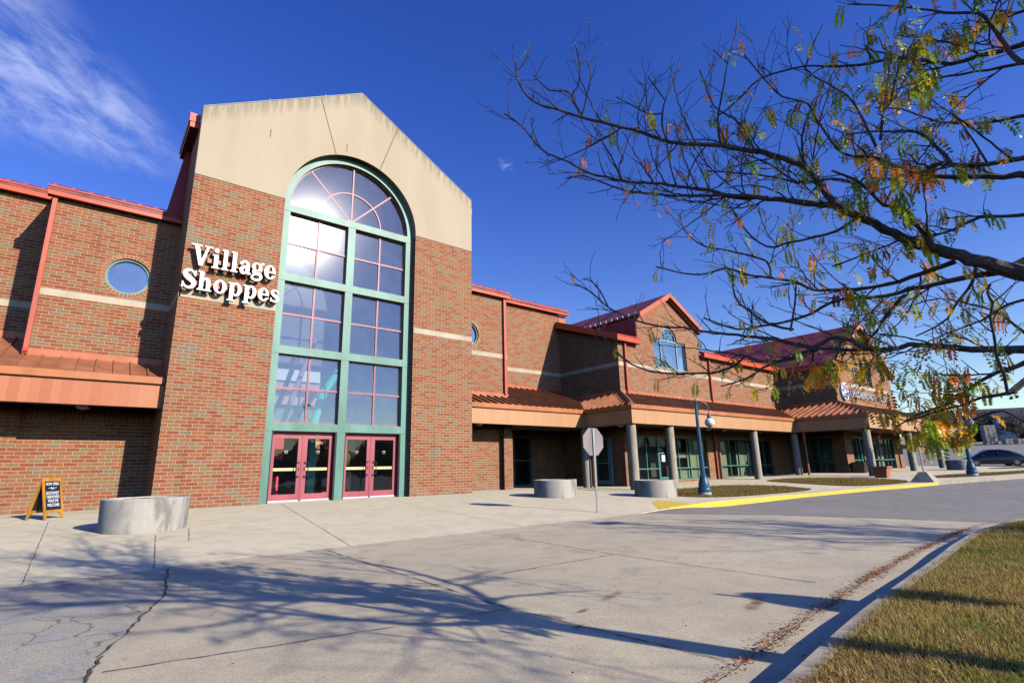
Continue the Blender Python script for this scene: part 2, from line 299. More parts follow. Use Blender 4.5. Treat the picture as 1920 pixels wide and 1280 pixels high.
# ------------------------------------------------------------------ mesh helper
class MB:
    def __init__(s): s.v = []; s.f = []; s.mi = []; s.mats = []; s.uv = []; s.pr = []
    def m(s, mt):
        if mt not in s.mats: s.mats.append(mt)
        return s.mats.index(mt)
    def poly(s, pts, mt, uv=None):
        s.pr.append((len(s.v), len(s.f))); b = len(s.v); s.v += [tuple(p) for p in pts]; s.f.append(tuple(range(b, b+len(pts)))); s.mi.append(s.m(mt)); s.uv.append(uv)
    def mesh(s, vs, fs, mt):
        s.pr.append((len(s.v), len(s.f))); b = len(s.v); s.v += [tuple(p) for p in vs]
        for f in fs: s.f.append(tuple(b+i for i in f)); s.mi.append(s.m(mt)); s.uv.append(None)
    def box(s, x0, x1, y0, y1, z0, z1, mt, M=None, bev=0):
        vs = [Vector((x, y, z)) for z in (z0, z1) for y in (y0, y1) for x in (x0, x1)]
        if M is not None: vs = [M @ p for p in vs]
        s.mesh(vs, [(0, 2, 3, 1), (4, 5, 7, 6), (0, 1, 5, 4), (2, 6, 7, 3), (0, 4, 6, 2), (1, 3, 7, 5)], mt); return s
    def prism(s, a, b, mt):     # two matching rings
        n = len(a); s.mesh(list(a)+list(b), [tuple(range(n))[::-1], tuple(range(n, 2*n))]+[(i, (i+1) % n, n+(i+1) % n, n+i) for i in range(n)], mt); return s
    def tube(s, pts, rad, mt, n=8, cap=True):
        pts = [Vector(p) for p in pts]; rings = []; 
        if not isinstance(rad, (list, tuple)): rad = [rad]*len(pts)
        prev = None; vs = []
        for i, p in enumerate(pts):
            t = (pts[min(i+1, len(pts)-1)]-pts[max(i-1, 0)]).normalized()
            if prev is None: a = t.orthogonal().normalized()
            else: a = (prev-t*prev.dot(t)); a = a.normalized() if a.length > 1e-6 else t.orthogonal().normalized()
            prev = a; bb = t.cross(a)
            for k in range(n):
                an = 2*math.pi*k/n; vs.append(p+(a*math.cos(an)+bb*math.sin(an))*rad[i])
        fs = [(i*n+k, i*n+(k+1) % n, (i+1)*n+(k+1) % n, (i+1)*n+k) for i in range(len(pts)-1) for k in range(n)]
        if cap: fs += [tuple(range(n))[::-1], tuple(range((len(pts)-1)*n, len(pts)*n))]
        s.mesh(vs, fs, mt); return s
    def lathe(s, c, prof, mt, n=24, sx=1, sy=1, flute=0):
        vs = []
        for r, z in prof:
            for k in range(n):
                a = 2*math.pi*k/n; q = r*(1-flute*(k % 2)); vs.append((c[0]+q*math.cos(a)*sx, c[1]+q*math.sin(a)*sy, c[2]+z))
        L = len(prof)
        fs = [(i*n+k, i*n+(k+1) % n, (i+1)*n+(k+1) % n, (i+1)*n+k) for i in range(L-1) for k in range(n)]
        fs += [tuple(range(n))[::-1], tuple(range((L-1)*n, L*n))]
        s.mesh(vs, fs, mt); return s
    def split(s):
        n = len(s.pr); E = s.pr+[(len(s.v), len(s.f))]; V = np.array(s.v); lo = np.array([V[E[i][0]:E[i+1][0]].min(0) for i in range(n)]); hi = np.array([V[E[i][0]:E[i+1][0]].max(0) for i in range(n)])
        g = list(range(n))
        def fd(i):
            while g[i] != i: g[i] = g[g[i]]; i = g[i]
            return i
        for i in range(n):
            gap = np.maximum(0, np.maximum(lo[i]-hi[i+1:], lo[i+1:]-hi[i])).max(1) if i < n-1 else []
            for j in np.nonzero(np.array(gap) < .021)[0]: g[fd(i)] = fd(i+1+int(j))
        out = {}
        for i in range(n): out.setdefault(fd(i), []).append(i)
        R_ = []
        for ids in out.values():
            m = MB(); m.mats = s.mats
            for i in ids:
                a, fa = E[i]; b, fb = E[i+1]; o = len(m.v)-a; m.v += s.v[a:b]; m.f += [tuple(k+o for k in f) for f in s.f[fa:fb]]; m.mi += s.mi[fa:fb]; m.uv += s.uv[fa:fb]
            R_.append(m)
        return sorted(R_, key=lambda m: -len(m.f))
    def build(s, name, parent=None, smooth=False, bevel=0, fixn=True, **tags):
        me = bpy.data.meshes.new(name); me.from_pydata(s.v, [], s.f)
        for mt in s.mats: me.materials.append(mt)
        me.polygons.foreach_set('material_index', s.mi)
        if any(u is not None for u in s.uv):
            ul = me.uv_layers.new(name='UVMap')
            for p, u in zip(me.polygons, s.uv):
                if u is not None:
                    for li, q in zip(p.loop_indices, u): ul.data[li].uv = q
        if fixn:
            bm = bmesh.new(); bm.from_mesh(me); bmesh.ops.recalc_face_normals(bm, faces=bm.faces); bm.to_mesh(me); bm.free()
        if smooth:
            me.polygons.foreach_set('use_smooth', [True]*len(me.polygons))
            try: me.set_sharp_from_angle(angle=R(35))
            except Exception: pass
        me.update()
        o = bpy.data.objects.new(name, me); COL.objects.link(o)
        if parent is not None: o.parent = parent
        if bevel:
            bv = o.modifiers.new('bevel', 'BEVEL'); bv.width = bevel; bv.segments = 2; bv.limit_method = 'ANGLE'; bv.angle_limit = R(40)
        for k, v in tags.items(): o[k] = v
        return o
def empty(name, loc, label, cat, group=None, rz=0):
    o = bpy.data.objects.new(name, None); COL.objects.link(o); o.location = loc; o.rotation_euler = (0, 0, rz); o.empty_display_size = .3
    o['label'] = label; o['category'] = cat
    if group: o['group'] = group
    return o
def copy_tree(o, parent=None):
    c = o.copy(); COL.objects.link(c); c.parent = parent
    for ch in [q for q in o.children]: copy_tree(ch, c)
    return c

# ------------------------------------------------------------------ ground and paving
def gridpoly(name, outline, zf, mt, step=1.0, xs=None, side=None, sidemat=None, **tags):
    bm = bmesh.new(); vs = [bm.verts.new((x, y, 0)) for x, y in outline]; bm.faces.new(vs)
    bmesh.ops.triangulate(bm, faces=bm.faces[:])
    X = [p[0] for p in outline]; Y = [p[1] for p in outline]
    a = math.floor(min(X)/step)*step
    while a < max(X):
        bmesh.ops.bisect_plane(bm, geom=bm.verts[:]+bm.edges[:]+bm.faces[:], plane_co=(a, 0, 0), plane_no=(1, 0, 0)); a += step
    a = math.floor(min(Y)/step)*step
    while a < max(Y):
        bmesh.ops.bisect_plane(bm, geom=bm.verts[:]+bm.edges[:]+bm.faces[:], plane_co=(0, a, 0), plane_no=(0, 1, 0)); a += step
    if side:
        ext = bmesh.ops.extrude_edge_only(bm, edges=[e for e in bm.edges if e.is_boundary]); low = set(g for g in ext['geom'] if isinstance(g, bmesh.types.BMVert))
    else: low = set()
    for v in bm.verts: v.co.z = zf(v.co.x, v.co.y) - (side if v in low else 0)
    bmesh.ops.recalc_face_normals(bm, faces=bm.faces)
    me = bpy.data.meshes.new(name); bm.to_mesh(me); bm.free(); me.materials.append(mt)
    if sum(p.normal.z*p.area for p in me.polygons) < 0: me.flip_normals()
    o = bpy.data.objects.new(name, me); COL.objects.link(o)
    for k, v in tags.items(): o[k] = v
    return o
# base sheet out to the horizon
gx = sorted(set([-900, -400, -200, -120, -80, -60, -40, -30] + list(range(-24, 70, 1)) + list(range(70, 160, 4)) + [160, 200, 260, 400, 600, 900]))
gy = sorted(set([-900, -500, -300, -200, -120, -80, -60, -45] + list(range(-36, 12, 1)) + list(range(12, 60, 4)) + [60, 90, 130, 200, 350, 600, 900]))
g = MB(); vs = [(x, y, hr(x, y)-.02-(.12 if -8 < y else 0)*(1 if x < 50 else 0)) for y in gy for x in gx]; nx = len(gx)
g.mesh(vs, [(j*nx+i, j*nx+i+1, (j+1)*nx+i+1, (j+1)*nx+i) for j in range(len(gy)-1) for i in range(nx-1)], ASPH)
g.build('ground', kind='structure', fixn=False)
CURB = [(10.2, -8.26), (12.0, -7.95), (13.6, -7.62), (14.6, -7.5), (17.0, -7.5), (19.0, -7.7), (21.0, -8.05), (23.5, -8.75), (26.5, -9.7), (29.3, -10.3), (32.1, -11.2), (35.2, -12.3), (40, -13.8), (46, -15.0), (56, -16)]
plz = [(-24, -8.75), (-3, -8.62), (0, -8.5), (5, -8.42)] + CURB + [(56, 4.5), (-24, 4.5)]
gridpoly('plaza_pavement', plz, lambda x, y: h(x, y), PLAZA, side=.16, kind='structure')
gridpoly('concrete_road_pad', [(-.45, -8.3), (10.2, -8.1), (12.0, -11.2), (13.6, -15.6), (6, -15.9), (-1.9, -16.5), (-1.3, -12.5), (-.7, -10.5)], lambda x, y: hr(x, y)-.006, PAD, kind='structure')
gridpoly('old_asphalt_road', [(-24, -8.4), (-.40, -8.25), (-.66, -10.5), (-1.26, -12.5), (-1.86, -16.2), (-24, -16.2)], lambda x, y: hr(x, y)-.010, ASPHL, kind='structure')

# kerbs
def kerb(name, line, w, ztop, zbot, mt, side=1, ramp0=False, **tags):
    L = [Vector((x, y, 0)) for x, y in line]; P = []
    for a, b in zip(L, L[1:]):
        n = max(1, int((b-a).length/.5)); P += [a.lerp(b, i/n) for i in range(n)]
    P.append(L[-1]); M = MB(); rings = []; out_ = .022
    for i, p in enumerate(P):
        t = (P[min(i+1, len(P)-1)]-P[max(i-1, 0)]).normalized(); nrm = Vector((-t.y, t.x, 0))*side
        zt = ztop(p.x, p.y); zb = zbot(p.x, p.y); p = p-nrm*out_
        rings.append([(p.x, p.y, zb-.12), (p.x+nrm.x*.015, p.y+nrm.y*.015, zt-.025), (p.x+nrm.x*.04, p.y+nrm.y*.04, zt), (p.x+nrm.x*w, p.y+nrm.y*w, zt), (p.x+nrm.x*w, p.y+nrm.y*w, zb-.12)])
    vs = [q for r in rings for q in r]; n = 5
    M.mesh(vs, [(i*n+k, i*n+(k+1) % n, (i+1)*n+(k+1) % n, (i+1)*n+k) for i in range(len(rings)-1) for k in range(n)]+[tuple(range(n))[::-1], tuple(range(len(vs)-n, len(vs)))], mt)
    return M.build(name, **tags)
kerb('yellow_kerb', [(12.0, -7.95), (13.7, -7.63)]+CURB[3:10], .13, lambda x, y: h(x, y)+.012, lambda x, y: hr(x, y), YEL, 1, kind='structure')
kerb('kerb', CURB[9:], .22, lambda x, y: h(x, y)+.012, lambda x, y: hr(x, y), KERB, 1, kind='structure')
yr = gridpoly('painted_ramp', [(11.4, -8.04), (12.0, -7.93), (13.6, -7.6), (14.0, -7.30), (14.1, -5.9), (13.0, -6.6)], lambda x, y: h(x, y)+.006, YEL, kind='structure')
NEAR = [(-14, -16.35), (-4, -16.3), (1.5, -16.06), (3.2, -15.85), (5.3, -15.62), (7.6, -15.44), (10.0, -15.32), (11.8, -15.29), (12.8, -15.36), (13.8, -15.6), (14.6, -16.1), (15.1, -16.9), (15.3, -19), (15.3, -40)]
kerb('near_kerb', NEAR, .14, lambda x, y: lawn_z(x, y)+.004, lambda x, y: hr(x, y), KERB, -1, kind='structure')
# gutter apron strip
def strip(name, line, off0, off1, dz, mt, **tags):
    L = [Vector((x, y, 0)) for x, y in line]; P = []
    for a, b in zip(L, L[1:]):
        n = max(1, int((b-a).length/.4)); P += [a.lerp(b, i/n) for i in range(n)]
    P.append(L[-1]); vs = []; M = MB()
    for i, p in enumerate(P):
        t = (P[min(i+1, len(P)-1)]-P[max(i-1, 0)]).normalized(); nrm = Vector((-t.y, t.x, 0))
        for o in (off0, off1):
            q = p+nrm*o; vs.append((q.x, q.y, hr(q.x, q.y)+dz))
    M.mesh(vs, [(2*i, 2*i+1, 2*i+3, 2*i+2) for i in range(len(P)-1)], mt); return M.build(name, fixn=False, **tags)
strip('gutter_apron', NEAR[:12], -.02, .40, .004, PAD, kind='structure')
lawnpoly = [(NEAR[0][0], NEAR[0][1]-.13)] + [(x-.0, y-.125) for x, y in NEAR[1:9]] + [(13.74, -15.73), (14.5, -16.18), (14.97, -16.95), (15.1, -19), (15.1, -40), (-14, -40)]
gridpoly('lawn', lawnpoly, lambda x, y: lawn_z(x, y), LAWN, kind='structure')
# joints and cracks
JM = flat('joint_dirt', (.10, .065, .04), 1)
def crack(segs, w, zf, M, jit=.012):
    for pts in segs:
        for a, b in zip(pts, pts[1:]):
            a = Vector((*a, 0)); b = Vector((*b, 0)); n = max(2, int((b-a).length/.09)); d = (b-a).normalized(); nn = Vector((-d.y, d.x, 0)); prev = None
            for i in range(n+1):
                p = a.lerp(b, i/n)+nn*rnd.uniform(-jit, jit); ww = w*rnd.uniform(.35, 1.3)*.5
                q = [p-nn*ww, p+nn*ww]
                if prev: M.poly([(*(prev[0].xy), zf(prev[0].x, prev[0].y)), (*(q[0].xy), zf(q[0].x, q[0].y)), (*(q[1].xy), zf(q[1].x, q[1].y)), (*(prev[1].xy), zf(prev[1].x, prev[1].y))], JM)
                prev = q
M = MB(); zp = lambda x, y: h(x, y)+.004
crack([[(-2.0, -1.2), (-1.96, -8.6)], [(-.3, -5.0), (-.62, -8.5)], [(3.35, -.1), (2.2, -8.45)], [(.35, -4.3), (.1, -6.2)], [(6.6, -.1), (6.1, -8.3)], [(9.6, -.5), (9.4, -8.2)],
       [(13.2, 0), (13.0, -6.2)], [(17.2, -2.4), (16.2, -5.4)], [(-6, -8.6), (-6.2, 0)]], .011, zp, M, .007)
crack([[(-24, -8.73), (-3, -8.6), (0, -8.48), (5, -8.40), (10.2, -8.24)]], .014, zp, M, .009)
crack([[(10.4, -4.4), (30, -2.9)], [(10.5, -2.2), (17, -2.4)], [(15.0, -6.9), (19, -7.1), (23.4, -8.2), (29.3, -9.8)]], .014, zp, M)
zq = lambda x, y: hr(x, y)+.001
crack([[(1.75, -8.6), (1.68, -13.4), (1.9, -15.5)], [(4.9, -8.5), (4.7, -12.0), (4.75, -14.9)], [(1.7, -12.1), (4.7, -12.15)], [(7.9, -8.4), (8.2, -14.6)]], .015, zq, M, .008)
crack([[(-.48, -8.6), (-.7, -10.5), (-1.3, -12.5), (-1.9, -16)]], .018, zq, M, .02)
crack([[(1.75, -13.5), (-1.3, -12.9)], [(12.0, -11.2), (10.4, -8.4)], [(12.0, -11.2), (13.3, -14.9)]], .012, zq, M, .012)
M.build('pavement_joints', fixn=False, kind='structure')
# rust blooms on the pad
RUST = flat('rust_stain', (.27, .125, .05), 1)
def rustm():
    m, nt, b = mat('rust_bloom'); f = noise(nt, 6, 6)
    tr = N(nt, 'ShaderNodeBsdfTransparent'); mx = N(nt, 'ShaderNodeMixShader'); b.inputs['Base Color'].default_value = (.25, .12, .05, 1); b.inputs['Roughness'].default_value = 1
    uvn = N(nt, 'ShaderNodeUVMap'); vm = N(nt, 'ShaderNodeVectorMath', operation='LENGTH'); nt.links.new(uvn.outputs[0], vm.inputs[0])
    fac = math_(nt, 'MULTIPLY', maprange(nt, vm.outputs['Value'], 1, .1), maprange(nt, f, .35, .65))
    nt.links.new(math_(nt, 'MULTIPLY', fac, .75), mx.inputs[0]); nt.links.new(tr.outputs[0], mx.inputs[1]); nt.links.new(b.outputs[0], mx.inputs[2])
    nt.links.new(mx.outputs[0], nt.nodes['Material Output'].inputs[0]); return m
RB = rustm(); M = MB()
for cx, cy, sx, sy, an in [(3.45, -14.9, .42, .10, .35), (2.75, -13.8, .32, .08, .25), (2.1, -14.0, .2, .05, .2), (1.75, -14.3, .15, .04, .2)]:
    pts = []; uv = []
    for k in range(20):
        a = 2*math.pi*k/20; X = math.cos(a)*sx; Y = math.sin(a)*sy; x = cx+X*math.cos(an)-Y*math.sin(an); y = cy+X*math.sin(an)+Y*math.cos(an); pts.append((x, y, hr(x, y)+.0035)); uv.append((math.cos(a), math.sin(a)))
    M.poly(pts, RB, uv)
M.build('rust_stains', fixn=False, kind='structure')

TILT = (.0173, .0201)
# ------------------------------------------------------------------ the building
BLD = empty('shopping_centre', (5, 2, 0), 'long red brick shopping centre with gabled entrance tower, maroon metal roofs and a columned canopy', 'building')
BI = Matrix.Translation((5, 2, 0)).inverted()
def part(M, name, parent=None, **k):
    if parent is None and len(M.pr) > 1 and k.pop('split', True):
        ps = M.split(); M = ps[0]
        for q in ps[1:]: o = q.build(name, BLD, **k); o.matrix_parent_inverse = BI
    k.pop('split', None)
    o = M.build(name, parent or BLD, **k)
    if parent is None: o.matrix_parent_inverse = BI
    return o
def wall_x(M, x0, x1, y, z0, z1, mt, ops=(), t=.3):       # wall facing -y
    xs = sorted({x0, x1, *[o[0] for o in ops], *[o[1] for o in ops]})
    for a, b in zip(xs, xs[1:]):
        hs = sorted([(o[2], o[3]) for o in ops if o[0] <= a+1e-6 and o[1] >= b-1e-6]); z = z0
        for lo, hi in hs:
            if lo > z: M.box(a, b, y, y+t, z, lo, mt)
            z = hi
        if z < z1: M.box(a, b, y, y+t, z, z1, mt)
def wall_y(M, y0, y1, x, z0, z1, mt, ops=(), t=.3):       # wall facing -x
    ys = sorted({y0, y1, *[o[0] for o in ops], *[o[1] for o in ops]})
    for a, b in zip(ys, ys[1:]):
        hs = sorted([(o[2], o[3]) for o in ops if o[0] <= a+1e-6 and o[1] >= b-1e-6]); z = z0
        for lo, hi in hs:
            if lo > z: M.box(x, x+t, a, b, z, lo, mt)
            z = hi
        if z < z1: M.box(x, x+t, a, b, z, z1, mt)
def xz(poly, y): return [(x, y, z) for x, z in poly]
def arc(cx, cz, r, a0, a1, n): return [(cx+r*math.cos(R(a0+(a1-a0)*i/n)), cz+r*math.sin(R(a0+(a1-a0)*i/n))) for i in range(n+1)]
def disc_patch(M, cx, cz, r, s, y, mt, t=.3):
    up = [(cx-s, cz), (cx-r, cz)] + arc(cx, cz, r, 180, 0, 20)[1:] + [(cx+s, cz), (cx+s, cz+s), (cx-s, cz+s)]
    dn = [(cx-s, cz), (cx-s, cz-s), (cx+s, cz-s), (cx+s, cz), (cx+r, cz)] + arc(cx, cz, r, 0, -180, 20)[1:]
    M.prism(xz(up, y), xz(up, y+t), mt); M.prism(xz(dn, y), xz(dn, y+t), mt)
def pane(M, x0, x1, z0, z1, y, mt, tx=0, tz=0):
    f = lambda x, z: y+(x-(x0+x1)/2)*tx+(z-(z0+z1)/2)*tz
    M.poly([(x0, f(x0, z0), z0), (x1, f(x1, z0), z0), (x1, f(x1, z1), z1), (x0, f(x0, z1), z1)], mt, [(0, 0), (1, 0), (1, 1), (0, 1)])
def pane_y(M, y0, y1, z0, z1, x, mt):
    M.poly([(x, y0, z0), (x, y1, z0), (x, y1, z1), (x, y0, z1)], mt, [(0, 0), (1, 0), (1, 1), (0, 1)])
TW = 10.475; CX = 5.2375; RO = 2.52; ZS = 10.10
# tower
M = MB(); wall_x(M, 0, CX-RO, 0, -.1, ZS, BRICK); wall_x(M, CX+RO, TW, 0, -.1, ZS, BRICK)
M.box(0, .3, .3, 14, -.1, 12.1, BRICK); M.box(TW-.3, TW, .3, 14, -.1, 12.1, BRICK)
part(M, 'tower_brick_wall')
M = MB(); pl = [(0, ZS), (CX-RO, ZS)] + arc(CX, ZS, RO, 180, 0, 40)[1:-1] + [(CX+RO, ZS), (TW, ZS), (TW, 12.52), (CX, 15.53), (0, 12.52)]
M.prism(xz(pl, -.006), xz(pl, .30), STUCCO); part(M, 'stucco_gable')
M = MB(); JG = flat('joint_grey', (.16, .12, .07), .9)
def jline(a, b, w=.016):
    d = Vector((b[0]-a[0], b[1]-a[1])).normalized(); n = Vector((-d.y, d.x))*w
    q = [(a[0]+n.x, a[1]+n.y), (b[0]+n.x, b[1]+n.y), (b[0]-n.x, b[1]-n.y), (a[0]-n.x, a[1]-n.y)]; M.prism(xz(q, -.009), xz(q, 0.01), JG)
jline((3.66, 14.61), (4.36, 12.47)); jline((6.815, 14.61), (6.115, 12.47)); jline((0, ZS), (CX-RO, ZS), .012); jline((CX+RO, ZS), (TW, ZS), .012)
part(M, 'gable_joints')
M = MB()
for x, z, l in [(2.05, 12.55, .34), (4.75, 13.05, .30)]:
    M.prism(xz([(x-.02, z), (x+.02, z), (x+.012, z-l), (x-.012, z-l)], -.008), xz([(x-.02, z), (x+.02, z), (x+.012, z-l), (x-.012, z-l)], 0), RUST)
part(M, 'rust_streaks')
M = MB()        # coping flashing, thin
for s in (-1, 1):
    a = (CX, 15.53); b = (CX+s*5.24, 12.52); q = [a, b, (b[0], b[1]+.03), (a[0], a[1]+.03)]
    M.prism(xz(q, -.02), xz(q, .32), PARAP)
part(M, 'coping')
for x in (1.95, 3.85):
    M = MB(); z = 12.55+x*.573; M.box(x-.03, x+.03, .05, .11, z, z+.06, PARAP); M.tube([(x, .08, z+.06), (x, .08, z+.13)], .012, PARAP, 6); part(M, 'lightning_stub')
M = MB(); q = [(0.02, 12.15), (CX, 15.2), (TW-.02, 12.15), (TW-.3, 12.15), (CX, 15.05), (.3, 12.15)]
M.prism(xz(q, .3), xz(q, 14), ROOFP); part(M, 'tower_roof')
for s in (0, 1):
    M = MB(); x0 = -.27 if s == 0 else TW+.003; M.box(x0, x0+.267, .42, 2.75, 11.93, 12.12, GUTTER); M.box(x0-(.03 if s == 0 else -.03), x0+.267+(.03 if s else 0), .40, 2.78, 12.12, 12.42, GUTTER); part(M, 'eave_gutter')
M = MB(); q = [(-.48, 9.40), (-.003, 9.40), (-.003, 11.93), (-.15, 11.93)]; M.prism(xz(q, 2.05), xz(q, 3.4), CLAD); part(M, 'metal_cricket')

# tower window
FY = .27
TWN = MB()
for x0, x1 in ((CX-RO+.002, 3.0), (5.10, 5.375), (7.475, CX+RO-.002)): TWN.box(x0, x1, FY, FY+.22, 0.0, ZS-.27 if x0 > 4 and x0 < 6 else ZS, GREEN)
for z0, z1 in ((2.23, 2.49), (4.75, 5.01), (7.28, 7.55), (9.83, 10.10)):
    for a, b in ((3.0, 5.10), (5.375, 7.475)) if z0 < 9 else ((3.0, 7.475),): TWN.box(a+.0, b-.0, FY+.003, FY+.22, z0, z1, GREEN)
o = arc(CX, ZS, RO-.003, 0, 180, 40); i_ = arc(CX, ZS, 2.29, 0, 180, 40)
for k in range(40):
    q = [o[k], o[k+1], i_[k+1], i_[k]]; TWN.prism(xz(q, FY), xz(q, FY+.22), GREEN)
for z in (2.23, 4.75, 7.28, 9.83): TWN.box(CX-RO+.01, 7.745, FY-.004, FY+.01, z-.006, z+.004, JG)
win = part(TWN, 'tower_window')
MU = MB(); PY = FY+.13
for x0, x1 in ((3.0, 5.10), (5.375, 7.475)):
    for z0, z1 in ((2.49, 4.75), (5.01, 7.28), (7.55, 9.83)):
        xm = (x0+x1)/2; zm = (z0+z1)/2
        MU.box(xm-.03, xm+.03, PY, PY+.05, z0, z1, PINK); MU.box(x0, xm-.03, PY, PY+.05, zm-.03, zm+.03, PINK); MU.box(xm+.03, x1, PY, PY+.05, zm-.03, zm+.03, PINK)
        for q in ((x0, x0+.035, z0, z1), (x1-.035, x1, z0, z1), (x0+.035, x1-.035, z0, z0+.035), (x0+.035, x1-.035, z1-.035, z1)): MU.box(q[0], q[1], PY+.004, PY+.054, q[2], q[3], PINK)
def ring(M, cx, cz, r0, r1, y0, y1, a0, a1, n, mt):
    o = arc(cx, cz, r1, a0, a1, n); i = arc(cx, cz, r0, a0, a1, n)
    for k in range(n): q = [o[k], o[k+1], i[k+1], i[k]]; M.prism(xz(q, y0), xz(q, y1), mt)
ring(MU, CX, ZS, 2.24, 2.287, PY+.002, PY+.05, 0, 180, 36, PINK); ring(MU, CX, ZS, 1.16, 1.21, PY, PY+.05, 0, 180, 24, PINK)
for a in (45, 90, 135):
    d = Vector((math.cos(R(a)), math.sin(R(a)))); n = Vector((-d.y, d.x))*.027
    q = [(CX+n.x, ZS+n.y), (CX+d.x*2.26+n.x, ZS+d.y*2.26+n.y), (CX+d.x*2.26-n.x, ZS+d.y*2.26-n.y), (CX-n.x, ZS-n.y)]; MU.prism(xz(q, PY-.003), xz(q, PY+.048), PINK)
MU.build('muntins', win)
GL = MB(); GY = PY+.03
k = 0
for x0, x1 in ((3.0, 5.10), (5.375, 7.475)):
    for z0, z1 in ((2.49, 4.75), (5.01, 7.28), (7.55, 9.83)):
        xm = (x0+x1)/2; zm = (z0+z1)/2
        for a, b in ((x0, xm), (xm, x1)):
            for c, d in ((z0, zm), (zm, z1)):
                tx, tz = rnd.uniform(-.004, .004), rnd.uniform(-.004, .004)
                tx += TILT[0]; tz += TILT[1]
                pane(GL, a+.01, b-.01, c+.01, d-.01, GY, GLASS_T, tx, tz)
A = [0, 45, 90, 135, 180]
for a0, a1 in zip(A, A[1:]):
    for r0, r1 in ((.0, 1.19), (1.19, 2.26)):
        o = arc(CX, ZS, r1, a0, a1, 8); i = arc(CX, ZS, r0, a0, a1, 8) if r0 else [(CX, ZS)]
        pts = o+i[::-1]; uv = [(.5+.42*math.cos(2*math.pi*j/len(pts)), .5+.42*math.sin(2*math.pi*j/len(pts))) for j in range(len(pts))]
        GL.poly([(x, GY+(x-CX)*TILT[0]+(z-ZS-1.2)*TILT[1], z) for x, z in pts], GLASS_T, uv)
GL.build('glazing', win, fixn=False)

# doors
def make_door(x0, x1, hinge_left, y, mt=DOORM, glass=GLASS_D, ztop=2.13, number=False):
    M = MB(); s = .115
    M.box(x0, x0+s, y, y+.05, .03, ztop, mt); M.box(x1-s, x1, y, y+.05, .03, ztop, mt)
    M.box(x0+s, x1-s, y+.001, y+.049, ztop-.12, ztop, mt); M.box(x0+s, x1-s, y+.001, y+.049, .07, .25, mt)
    d = part(M, 'door')
    M = MB(); pane(M, x0+s-.01, x1-s+.01, .24, ztop-.11, y+.02, glass); M.build('door_glass', d, fixn=False)
    M = MB(); M.box(x0+.01, x1-.01, y-.012, y, .03, .07, WHITE); M.build('kick_strip', d)
    M = MB(); M.box(x0+s-.02, x1-s+.02, y+.055, y+.10, .975, 1.07, SUNLIT_BRASS); M.build('panic_bar', d, bevel=.008)
    hx = x1-.06 if hinge_left else x0+.06; ox = hx-(.10 if hinge_left else -.10)
    M = MB(); M.tube([(hx, y, 1.24), (hx, y-.06, 1.25), (ox, y-.075, 1.22), (ox, y-.075, .82), (hx, y-.06, .79), (hx, y, .80)], .018, BLACK, 8); M.box(hx-.018, hx+.018, y-.006, y, .98, 1.09, BLACK); M.build('handle', d)
    M = MB(); cx = (x0+x1)/2     # small opening-hours decal: two short lines of white marks
    for k, (dx, wd, z) in enumerate([(-.05, .03, 1.60), (0, .045, 1.61), (.045, .03, 1.60), (-.03, .02, 1.58), (.03, .03, 1.575), (0, .09, 1.53)]): M.box(cx+dx-wd/2, cx+dx+wd/2, y+.012, y+.016, z-.008 if k < 5 else z-.004, z+.008 if k < 5 else z+.004, WHITE)
    M.build('decal', d)
    return d
def text_mesh(s, size, ext, mt, name, parent, loc, rot=(math.pi/2, 0, 0), width=None, bold=0.0, scaley=1):
    cu = bpy.data.curves.new(name, 'FONT'); cu.body = s; cu.size = size; cu.extrude = ext; cu.offset = bold; cu.align_x = 'LEFT'; cu.resolution_u = 3
    o = bpy.data.objects.new(name, cu); COL.objects.link(o); bpy.context.view_layer.update()
    me = bpy.data.meshes.new_from_object(o.evaluated_get(bpy.context.evaluated_depsgraph_get())); bpy.data.objects.remove(o); me.name = name
    xs = [v.co.x for v in me.vertices]; sc = (width/(max(xs)-min(xs))) if width else 1; mn = min(xs)
    for v in me.vertices: v.co.x = (v.co.x-mn)*sc; v.co.y *= scaley
    me.materials.clear(); me.materials.append(mt)
    o = bpy.data.objects.new(name, me); COL.objects.link(o); o.location = loc; o.rotation_euler = rot
    if parent is not None:
        o.parent = parent
        if parent.parent is BLD or parent is BLD: o.matrix_parent_inverse = Matrix() if parent is not BLD else BI
    return o
DY = FY+.20
for a, b in ((3.0, 5.10), (5.375, 7.475)):
    M = MB(); M.box(a, a+.05, DY-.02, DY+.08, 0, 2.23, DOORM); M.box(b-.05, b, DY-.02, DY+.08, 0, 2.23, DOORM); M.box(a+.05, b-.05, DY-.02, DY+.08, 2.145, 2.23, DOORM); M.box((a+b)/2-.025, (a+b)/2+.025, DY-.01, DY+.07, .02, 2.145, DOORM); M.box(a+.05, b-.05, DY-.06, DY+.09, -.02, .022, STEEL)
    M.box(a+.003, a+.045, FY+.02, DY-.021, 0, 2.22, BLACK); M.box(b-.045, b-.003, FY+.02, DY-.021, 0, 2.22, BLACK)  # black strips paint in the shade on the green jamb sides
    part(M, 'door_frame')
    m_ = (a+b)/2
    make_door(a+.06, m_-.032, True, DY); d2 = make_door(m_+.032, b-.06, False, DY)
    if a == 3.0: text_mesh('5071', .12, .002, YELN, 'house_number', d2, (4.47, DY+.008, 1.83), bold=.002)
